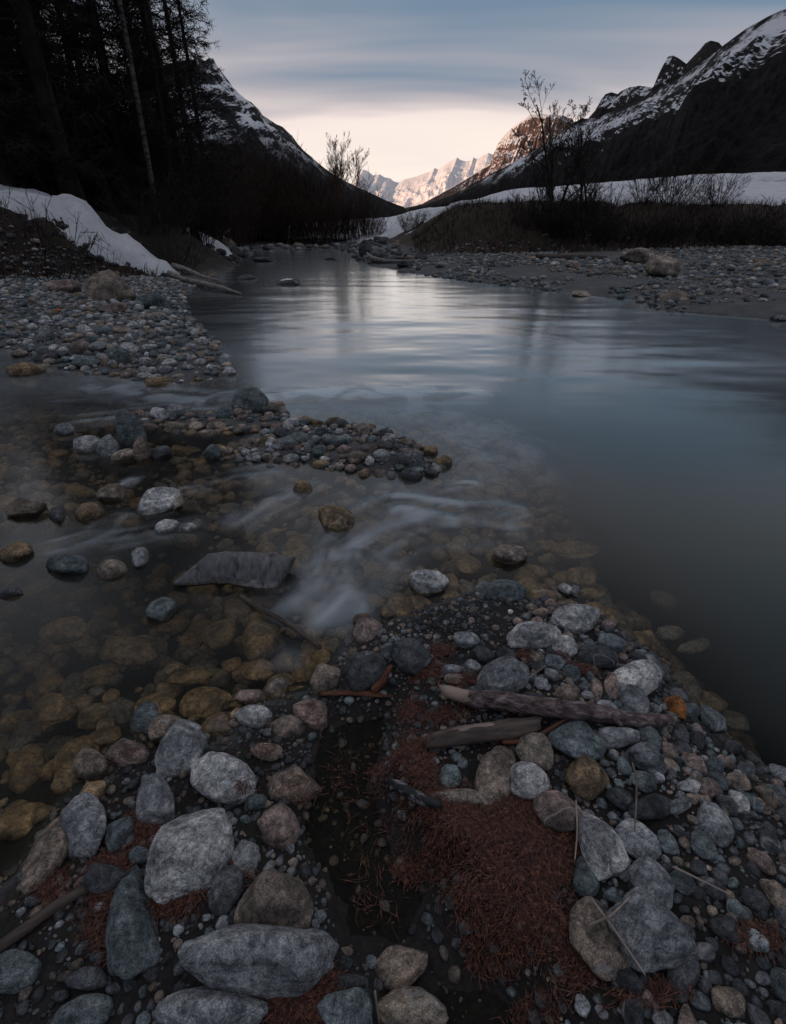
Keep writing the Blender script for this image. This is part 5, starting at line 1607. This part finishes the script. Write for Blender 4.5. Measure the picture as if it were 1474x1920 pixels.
ZONES.append(('far_shore_rocks', 'rocks lining the far shore of the river',
              scatter(2500, (-13, 6), (22, 46), (0.06, 0.32), lambda P, H_, q: (q['d'] > -0.25) & (q['d'] < 2.2) & (q['sl'] < -1.0) & (q['sr'] < -1.4), 8, 2.2, 'ddbg', 0.3, 0.8)))
ZONES.append(('bank_rubble', 'dark rubble on the earth slope of the left bank',
              scatter(2600, (-14, -5), (10.5, 16), (0.025, 0.12), lambda P, H_, q: (q['sl'] > -2.2) & (q['sl'] < -0.2), 9, 2.8, 'dddbd', 0.2, 0.9)))

SHAPES0 = [stone_shape(0, 280 + i, 0.5)[0] for i in range(12)]
SHAPES1 = [stone_shape(1, 300 + i, 0.5)[0] for i in range(12)]
SHAPES2 = [stone_shape(2, 330 + i, 0.5)[0] for i in range(14)]
SHAPE3 = [mk_mesh('cobble', *stone_shape(3, 360 + i, 0.45), True, [M_STONE]) for i in range(16)]
cands = []
for zi, (_, _, lst) in enumerate(ZONES):
    if zi in (2, 8):
        continue
    A = np.array([q[:4] for q in lst])
    u_, v_, s_ = project(A[:, :3])
    for k in range(len(lst)):
        if -10 < u_[k] < 1484 and v_[k] < 1925:
            cands.append((2 * A[k, 3] * s_[k] * (0.72 if zi == 3 else 1.0), zi, k, u_[k], v_[k]))
cands.sort(reverse=True)
single = cands[:150]
taken = {(c[1], c[2]) for c in single}
rg = np.random.default_rng(17)
for size, zi, k, u_, v_ in single:
    x_, y_, z_, a, b, c, rz, tone, br = ZONES[zi][2][k]
    o = link('cobble', SHAPE3[int(rg.integers(0, 16))], loc=(x_, y_, z_), rot=(rg.normal() * 0.12, rg.normal() * 0.12, rz), scale=(a, b, c))
    o.color = (*(np.array(TONE[tone]) * br), 1)
    o['category'] = 'stone'
    o['group'] = ('cobbles of the ' + ZONES[zi][0].replace('_', ' '))
    AUTO.append((o, u_, v_, size, size, tone, 'S' if zi == 3 else 'L'))


def mass(name, label, lst, zi):
    Vs, Fs, Ts, off = [], [], [], 0
    A = np.array([q[:3] for q in lst])
    _, _, s_ = project(A)
    for k, (x_, y_, z_, a, b, c, rz, tone, br) in enumerate(lst):
        if (zi, k) in taken:
            continue
        big = 2 * a * s_[k] > 24
        wee = 2 * a * s_[k] < 8.5
        S = SHAPES2[k % 14] if big else (SHAPES0 if wee else SHAPES1)[k % 12]
        F = ICO[2 if big else (0 if wee else 1)][1]
        cs, sn = math.cos(rz), math.sin(rz)
        q = S * np.array([a, b, c])
        V = np.c_[q[:, 0] * cs - q[:, 1] * sn + x_, q[:, 0] * sn + q[:, 1] * cs + y_, q[:, 2] + z_]
        Vs.append(V)
        Fs.append(F + off)
        off += len(V)
        Ts.append(np.tile(np.array(TONE[tone]) * br, (len(V), 1)))
    if not Vs:
        return
    me = mk_mesh(name, np.concatenate(Vs), np.concatenate(Fs), True, [M_PEBBLE], {'tint': ('FLOAT_COLOR', np.concatenate(Ts))})
    link(name, me, kind='stuff', label=label)


for zi, (nm, lab, lst) in enumerate(ZONES):
    mass(nm, lab, lst, zi)

# labels for the unnamed stones: by size, tone and the nearest stone that has a name
for o, cx, cy, w, h, tone, mode in AUTO:
    s = max(w, h)
    sz = 'tiny' if s < 20 else ('small' if s < 38 else 'medium')
    best = sorted(ANCH, key=lambda q: (q[0] - cx) ** 2 + (q[1] - cy) ** 2)[:9]
    lab = None
    for ax, ay, aw, ah, nick in best:
        dx, dy = (cx - ax) / (aw * 0.5 + 6), (cy - ay) / (ah * 0.5 + 6)
        if abs(dx) > 2.2 * abs(dy):
            dr = 'to the right of' if dx > 0 else 'to the left of'
        elif abs(dy) > 2.2 * abs(dx):
            dr = 'below' if dy > 0 else 'above'
        else:
            dr = ('lower' if dy > 0 else 'upper') + (' right of' if dx > 0 else ' left of')
        short = ' '.join(nick.split()[:9])
        for wrd in ('stone', 'pebble', 'cobble'):
            t_ = f'{sz} {TWORD[tone]} {wrd} {dr} the {short}'
            t_ = ' '.join(t_.split()[:16])
            if t_ not in USED:
                lab = t_
                break
        if lab:
            break
    USED.add(lab)
    o['label'] = lab or f'{sz} {TWORD[tone]} stone among the river cobbles'


# ------------------------------------------------------------------ driftwood
def log_mesh(name, pts, rad, sides, seed, mat, rough=0.10, flat=1.0, ends=True):
    """a knotty length of wood along pts (world)"""
    pts = np.asarray(pts, float)
    seg = np.r_[0, np.cumsum(np.linalg.norm(np.diff(pts, axis=0), axis=1))]
    n = max(24, int(seg[-1] / 0.012)) if seg[-1] < 2 else 40
    n = min(n, 60)
    t = np.linspace(0, seg[-1], n)
    C_ = np.stack([np.interp(t, seg, pts[:, k]) for k in range(3)], 1)
    for _ in range(4):
        C_[1:-1] = (C_[:-2] + 2 * C_[1:-1] + C_[2:]) / 4
    r = np.interp(t / seg[-1], np.linspace(0, 1, len(rad)), rad)
    tan = np.gradient(C_, axis=0)
    tan /= np.linalg.norm(tan, axis=1)[:, None]
    a = np.cross(tan, [0, 0, 1])
    a /= np.linalg.norm(a, axis=1)[:, None]
    b = np.cross(a, tan)
    ang = np.arange(sides) * 2 * math.pi / sides
    nz_ = fbm(np.stack(np.broadcast_arrays(np.cos(ang)[None] * 1.3 + seed, np.sin(ang)[None] * 1.3, (t / (r.mean() * 5))[:, None]), -1), 4, seed)
    rr = r[:, None] * (1 + rough * 2.2 * nz_)
    V = C_[:, None] + rr[..., None] * (np.cos(ang)[None, :, None] * a[:, None] + np.sin(ang)[None, :, None] * b[:, None] * flat)
    rgl = np.random.default_rng(seed + 900)
    for e_, sg in ((0, -1), (n - 1, 1)):
        jag = rgl.uniform(-0.9, 1.3, sides)
        jag = (jag + np.roll(jag, 1)) / 2
        V[e_] += sg * tan[e_] * (jag * r[e_])[:, None]
        V[e_] = C_[e_] + (V[e_] - C_[e_]) * 0.86
    V = V.reshape(-1, 3)
    i = np.arange(n - 1)[:, None] * sides
    j = np.arange(sides)[None]
    j2 = (j + 1) % sides
    F = np.stack([i + j, i + j2, i + sides + j2, i + sides + j], -1).reshape(-1, 4)
    tri = np.concatenate([F[:, [0, 1, 2]], F[:, [0, 2, 3]]])
    if ends:
        V = np.concatenate([V, [C_[0] - tan[0] * r[0] * 0.25], [C_[-1] + tan[-1] * r[-1] * 0.25]])
        k0, k1 = len(V) - 2, len(V) - 1
        e0 = np.stack([np.arange(sides), np.full(sides, k0), (np.arange(sides) + 1) % sides], 1)[:, [0, 1, 2]]
        lastr = (n - 1) * sides
        e1 = np.stack([lastr + (np.arange(sides) + 1) % sides, np.full(sides, k1), lastr + np.arange(sides)], 1)
        tri = np.concatenate([tri, e0, e1])
    return V, tri


def wood(name, px, zs, rad, mat, label, cat, seed, sides=14, rough=0.1, flat=1.0, parent=None, rest=True):
    P = []
    for (a, b), z in zip(px, zs):
        q = ground(a, b, 0.05)
        for _ in range(3):
            q = ground(a, b, (max(h1(q[0], q[1]), -0.01) if rest else 0) + z)
        P.append(q)
    P = np.array(P)
    V, F = log_mesh(name, P, rad, sides, seed, mat, rough, flat)
    c = P.mean(0)
    # local axes along the log so that the grain follows it
    d = unit(P[-1] - P[0])
    rz = math.atan2(d[1], d[0])
    cs, sn = math.cos(-rz), math.sin(-rz)
    q = V - c
    V = np.c_[q[:, 0] * cs - q[:, 1] * sn, q[:, 0] * sn + q[:, 1] * cs, q[:, 2]]
    me = mk_mesh(name, V, F, True, [mat])
    if parent is not None:
        o = link(name, me, parent)
        o.matrix_parent_inverse = Matrix()
        pl = parent.location
        pr = parent.rotation_euler[2]
        off = Vector(c) - pl
        o.location = Matrix.Rotation(-pr, 3, 'Z') @ off
        o.rotation_euler = (0, 0, rz - pr)
        return o
    return link(name, me, loc=c, rot=(0, 0, rz), label=label, cat=cat)


bz = 0.10
lg = wood('driftwood_log', [(832, 1294), (880, 1309), (940, 1314), (1010, 1327), (1110, 1334), (1200, 1352), (1258, 1351)], [0.040, 0.032, 0.037, 0.035, 0.037, 0.033, 0.03],
          [0.017, 0.021, 0.020, 0.020, 0.018, 0.015, 0.012], M_DRIFT, 'long driftwood log with peeling bark lying across the bar', 'log', 3, 16, 0.09)
wood('bark', [(882, 1309), (940, 1314), (1010, 1327), (1110, 1334), (1200, 1352), (1256, 1351)], [0.032, 0.037, 0.035, 0.037, 0.033, 0.03],
     [0.0225, 0.0235, 0.0235, 0.021, 0.018, 0.014], M_BARK, None, None, 9, 18, 0.16, 1.0, lg)
for k, (x0, y0, x1, y1) in enumerate(((905, 1303, 930, 1306), (960, 1312, 1000, 1316), (1030, 1320, 1060, 1324))):
    wood('bark_flake', [(x0, y0), ((x0 + x1) / 2, y0), (x1, y1)], [0.055, 0.058, 0.055], [0.006, 0.010, 0.005], M_BARK, None, None, 20 + k, 8, 0.3, 0.4, lg)
wood('branch_stub', [(1040, 1326), (1050, 1312), (1054, 1302)], [0.045, 0.062, 0.075], [0.008, 0.006, 0.004], M_BARK, None, None, 33, 8, 0.2, 1.0, lg)
wood('branch_stub', [(1150, 1344), (1160, 1354), (1166, 1362)], [0.04, 0.045, 0.05], [0.007, 0.006, 0.004], M_BARK, None, None, 34, 8, 0.2, 1.0, lg)
lg2 = wood('driftwood_log', [(806, 1391), (850, 1380), (910, 1372), (965, 1366), (1010, 1357)], [0.025, 0.028, 0.03, 0.03, 0.03], [0.020, 0.025, 0.024, 0.026, 0.017],
     M_DRIFTDARK, 'short thick driftwood log, dark with a worn tan top', 'log', 5, 16, 0.10, 0.8)
wood('worn_face', [(818, 1381), (860, 1371), (910, 1364), (955, 1360)], [0.036, 0.040, 0.041, 0.042], [0.007, 0.013, 0.013, 0.007], M_DRIFT, None, None, 35, 10, 0.14, 0.75, lg2)
wood('driftwood_stick', [(943, 1391), (980, 1390), (1015, 1376), (1060, 1349), (1072, 1344)], [0.02, 0.02, 0.022, 0.025, 0.025], [0.006, 0.006, 0.0055, 0.0045, 0.003],
     M_REDWOOD, 'thin curved reddish stick below the long log', 'stick', 6, 8, 0.08)
wood('charred_stick', [(727, 1460), (745, 1472), (775, 1490), (810, 1505), (828, 1512)], [0.03, 0.026, 0.022, 0.02, 0.016], [0.010, 0.011, 0.012, 0.012, 0.008],
     M_CHAR, 'black charred stick with a pale broken end in the needles', 'stick', 7, 10, 0.2)
wood('bark_strip', [(602, 1301), (640, 1298), (690, 1300), (735, 1305)], [0.012, 0.015, 0.015, 0.012], [0.006, 0.010, 0.012, 0.006],
     M_REDWOOD, 'red brown strip of bark at the edge of the puddle', 'bark', 8, 10, 0.25, 0.5)
wood('broken_root', [(700, 1294), (718, 1278), (732, 1250)], [0.015, 0.03, 0.055], [0.011, 0.010, 0.007],
     M_REDWOOD, 'short red brown root leaning against the dark stones', 'root', 9, 10, 0.15)
wood('driftwood_stick', [(450, 1118), (490, 1143), (530, 1163), (565, 1185), (602, 1216)], [-0.01, 0.02, 0.03, 0.022, -0.015], [0.011, 0.010, 0.0095, 0.009, 0.008],
     M_DRIFTDARK, 'dark bent stick rising from the water below the wooden slab', 'stick', 11, 10, 0.1, 1.0, None, False)
wood('driftwood_stick', [(-12, 1785), (40, 1745), (95, 1705), (140, 1678), (215, 1640)], [0.012, 0.012, 0.012, 0.012, 0.01], [0.011, 0.011, 0.010, 0.009, 0.006],
     M_DRIFTDARK, 'stick on the dark ground at the lower left edge', 'stick', 12, 10, 0.1)
wood('broken_twig', [(708, 812), (718, 806), (729, 802)], [0.0, 0.03, 0.05], [0.007, 0.006, 0.004], M_DRIFTDARK,
     'short dark twig poking out of the water behind the cobble strip', 'twig', 13, 8, 0.1, 1.0, None, False)

# dry stalks
for k, (pts, zs, lab) in enumerate((
        ([(1186, 1432), (1194, 1460), (1193, 1510), (1188, 1585)], [0.20, 0.15, 0.08, 0.0], 'bent dry stalk standing among the right hand pebbles'),
        ([(1107, 1682), (1150, 1740), (1210, 1828)], [0.06, 0.07, 0.05], 'long pale stalk lying across the dull flat slab'),
        ([(1104, 1735), (1145, 1718), (1188, 1675)], [0.05, 0.075, 0.06], 'short pale stalk crossing the long one'),
        ([(1262, 1625), (1310, 1648), (1367, 1676)], [0.04, 0.03, 0.03], 'straight dry stalk lying on the right hand pebbles'),
        ([(985, 1276), (1005, 1262), (1022, 1248)], [0.01, 0.04, 0.07], 'short dry twig above the long log'),
        ([(1080, 1500), (1083, 1560), (1078, 1612)], [0.05, 0.03, 0.02], 'thin stalk between the long pale boulder and the needles'),
        ([(703, 1858), (706, 1885), (712, 1925)], [0.08, 0.05, 0.0], 'upright dry stalk at the bottom edge'))):
    wood('dry_stalk', pts, zs, [0.0022, 0.002, 0.0014], M_STRAW, lab, 'stalk', 40 + k, 6, 0.05)

# weathered wooden slab standing in the shallow pool
top_px = [(326, 1094), (345, 1074), (368, 1054), (388, 1038), (420, 1033), (470, 1034), (510, 1038), (551, 1043)]
bot_px = [(330, 1098), (350, 1099), (372, 1098), (396, 1094), (430, 1096), (460, 1106), (490, 1114), (514, 1112)]
p0 = ground(440, 1104, -0.01)
tilt = R(52)
nrm = np.array([0, -math.sin(tilt), math.cos(tilt)])


def on_plane(px, py):
    d = ray(px, py)
    o_ = np.array([0, 0, CAMH])
    t = ((p0 - o_) @ nrm) / (d @ nrm)
    return o_ + d * t


tp_ = np.array([on_plane(*q) for q in top_px])
bp_ = np.array([on_plane(*q) for q in bot_px])
nu, nv = 64, 14
us = np.linspace(0, 1, nu)
seg = np.linspace(0, 1, len(top_px))
T_ = np.stack([np.interp(us, seg, tp_[:, k]) for k in range(3)], 1)
B_ = np.stack([np.interp(us, seg, bp_[:, k]) for k in range(3)], 1)
vs = np.linspace(0, 1, nv)
G = B_[:, None] * (1 - vs)[None, :, None] + T_[:, None] * vs[None, :, None]
dn = 0.007 * fbm(G * np.array([40, 16, 16]), 4, 4) + 0.026 * np.sin(np.pi * vs)[None] ** 0.7 + 0.006 * fbm(G * 9, 3, 8)
for uc, wv in ((0.64, 0.006), (0.86, 0.005), (0.30, 0.006)):
    jj = us[:, None] + 0.012 * np.sin(vs * 9 + uc * 20)[None]
    dn = dn - 0.022 * np.exp(-((jj - uc) / wv) ** 2)
edge = np.minimum(np.minimum(vs, 1 - vs)[None] * 6, np.minimum(us, 1 - us)[:, None] * 14)
dn = dn - 0.014 * (1 - np.clip(edge, 0, 1)) ** 2
front = G + nrm * dn[..., None]
backg = G - nrm * 0.06 + nrm * (-dn)[..., None] * 0.3
V = np.concatenate([front.reshape(-1, 3), backg.reshape(-1, 3)])
i = (np.arange(nu - 1)[:, None] * nv + np.arange(nv - 1)[None]).ravel()
F = [np.stack([i, i + nv, i + nv + 1, i + 1], 1)]
F.append(F[0][:, ::-1] + nu * nv)
K = nu * nv
rim = [k * nv for k in range(nu)] + [(nu - 1) * nv + k for k in range(1, nv)] + [k * nv + nv - 1 for k in range(nu - 2, -1, -1)] + [k for k in range(nv - 2, 0, -1)]
rim = np.array(rim)
r2 = np.roll(rim, -1)
F.append(np.stack([rim, rim + K, r2 + K, r2], 1))
c = V.mean(0)
sl_ = link('wooden_slab', mk_mesh('wooden_slab', V - c, np.concatenate(F), True, [M_SLAB]), loc=c,
           label='curved weathered slab of wood stranded in the left pool', cat='driftwood')

# dead wood on the far banks
def far_wood(name, pts, rad, mat, label, cat, seed):
    P = np.array([at(a, b, D) for a, b, D in pts])
    V, F = log_mesh(name, P, rad, 9, seed, mat, 0.12)
    c = P.mean(0)
    return link(name, mk_mesh(name, V - c, F, True, [mat]), loc=c, label=label, cat=cat)


far_wood('dead_branch', [(318, 512, 14.6), (345, 524, 13.6), (380, 531, 12.9), (420, 540, 12.2), (452, 551, 11.5)], [0.07, 0.06, 0.055, 0.045, 0.02], M_GREYWOOD,
         'long pale dead branch reaching from the left bank over the water', 'branch', 1)
far_wood('dead_branch', [(325, 497, 15.4), (350, 505, 14.6), (375, 517, 13.7), (412, 526, 13.0)], [0.06, 0.055, 0.045, 0.02], M_GREYWOOD,
         'shorter dead branch above the long pale one', 'branch', 2)
far_wood('bleached_log', [(688, 475, 24.5), (697, 485, 22.8), (722, 490, 21.6), (760, 490, 21.0), (795, 488, 20.8)], [0.05, 0.10, 0.10, 0.07, 0.03], M_GREYWOOD,
         'bleached bent log at the far right corner of the river', 'log', 3)
far_wood('fallen_log', [(1005, 480, 19.0), (1050, 483, 18.8), (1100, 482, 18.6), (1135, 484, 18.2)], [0.08, 0.10, 0.10, 0.07], M_DRIFTDARK,
         'dark fallen trunk below the bushes on the right bank', 'log', 4)
far_wood('root_tangle', [(928, 485, 20), (938, 474, 20), (952, 477, 20), (968, 481, 19.8), (985, 488, 19.4)], [0.03, 0.035, 0.035, 0.03, 0.02], M_GREYWOOD,
         'looping pale root left of the fallen trunk', 'root', 5)
far_wood('dead_branch', [(1140, 486, 18.0), (1146, 494, 17.0), (1152, 502, 16.5)], [0.04, 0.03, 0.02], M_GREYWOOD, 'short pale branch at the end of the fallen trunk', 'branch', 6)
far_wood('dead_branch', [(1232, 545, 12.1), (1265, 541, 12.3), (1295, 546, 12.0), (1315, 556, 11.4)], [0.018, 0.02, 0.018, 0.010], M_GREYWOOD, 'thin pale branch arching above the dark blocky rock', 'branch', 7)

# ------------------------------------------------------------------ larch needles
NEEDLE_SPOTS = [  # px centre, px radius x, y, number, lift
    (900, 1600, 150, 120, 0, 0), ]
rg = np.random.default_rng(41)


def needles(name, P, label, base=0.0, big=1.0, flowdir=None):
    n = len(P)
    Hh = height(P) + mound(P)
    cl_ = fbm(P * 14, 3, 5) * 3.5
    az = cl_ * 1.6 + rg.normal(size=n) * 0.75 + (1.5 if flowdir is None else flowdir)
    L = rg.uniform(0.016, 0.05, n) * big
    tiltv = rg.normal(size=n) * 0.22
    z0 = Hh + base + rg.uniform(0, 0.014, n) + 0.006 * fbm(P * 30, 2, 6)
    d = np.c_[np.cos(az) * np.cos(tiltv), np.sin(az) * np.cos(tiltv), np.sin(tiltv)]
    w = np.c_[-np.sin(az), np.cos(az), np.zeros(n)] * 0.00075
    p0_ = np.c_[P, z0] - d * L[:, None] / 2
    bend = np.c_[-np.sin(az), np.cos(az), np.ones(n) * 0.7] * (rg.normal(size=n) * 0.09 * L)[:, None]
    pm = p0_ + d * L[:, None] / 2 + bend
    p1 = p0_ + d * L[:, None]
    V = np.stack([p0_ - w, p0_ + w, pm + w, pm - w, p1], 1).reshape(-1, 3)
    b0 = np.arange(n)[:, None] * 5
    F = np.concatenate([b0 + np.array([[0, 1, 2]]), b0 + np.array([[0, 2, 3]]), b0 + np.array([[3, 2, 4]])])
    link(name, mk_mesh(name, V, F, False, [M_NEEDLE]), kind='stuff', label=label)


def in_poly(poly, n, soft=0.03):
    poly = np.array(poly)
    lo, hi = poly.min(0) - 0.05, poly.max(0) + 0.05
    Q = rg.uniform(lo, hi, (n, 2))
    s = sdf(Q, poly) + 0.06 * fbm(Q * 12, 3, 12)
    thin = fbm(Q * 22, 3, 19) > rg.uniform(-0.75, 0.25, len(Q))
    return Q[(s > rg.uniform(-soft, soft, len(Q))) & thin]


def spots(lst, dens=1.0):
    out = []
    for cx, cy, rx, ry, n in lst:
        q = rg.normal(size=(int(n * dens), 2)) * 0.5
        out.append(np.array([ground(cx + a * rx, cy + b * ry, 0.06)[:2] for a, b in q]))
    return np.concatenate(out)


needles('needle_mat', in_poly(MAT_ZONE, 34000, 0.05), 'thick mat of rust brown larch needles on the bar')
needles('needle_litter', spots([
    (765, 1415, 36, 40, 700), (840, 1345, 60, 22, 260), (800, 1262, 36, 26, 420), (870, 1285, 36, 14, 200), (1050, 1255, 16, 30, 260), (1085, 1268, 28, 10, 220),
    (715, 1440, 30, 30, 160), (960, 1400, 40, 16, 180), (940, 1520, 40, 16, 400), (770, 1325, 26, 26, 260), (830, 1222, 26, 12, 240), (985, 1246, 24, 10, 140), (1000, 1535, 36, 16, 300),
    (1050, 1760, 30, 40, 450), (1080, 1830, 40, 40, 350), (1000, 1880, 60, 30, 150), (1200, 1890, 60, 20, 260), (1390, 1790, 60, 24, 260), (790, 1450, 30, 40, 500), (830, 1530, 40, 16, 300), (650, 1420, 50, 60, 90), (700, 1520, 60, 60, 80), (690, 1650, 60, 80, 60)]),
    'loose larch needles caught between the driftwood and stones')
needles('needle_litter', spots([
    (195, 1620, 40, 34, 700), (330, 1680, 46, 40, 900), (260, 1540, 34, 34, 400), (80, 1640, 34, 34, 350), (180, 1700, 40, 80, 400), (520, 1860, 90, 36, 1700), (560, 1890, 60, 40, 900),
    (440, 1640, 30, 30, 150), (300, 1560, 30, 30, 200), (480, 1860, 60, 26, 600), (600, 1860, 30, 40, 300)]),
    'tufts of larch needles between the lower left boulders')
needles('needle_litter', np.concatenate([spots([(560, 1475, 44, 28, 60), (450, 1470, 22, 18, 50), (590, 1335, 26, 24, 40), (245, 1410, 22, 16, 30), (500, 1406, 20, 10, 25)])]),
        'single red needles stuck on the stones round the puddle', 0.045)
needles('needle_litter', spots([(700, 840, 50, 16, 400), (545, 835, 40, 14, 250), (130, 662, 40, 8, 300), (230, 690, 60, 8, 200)]), 'red needle drift among the far cobbles', 0.03)
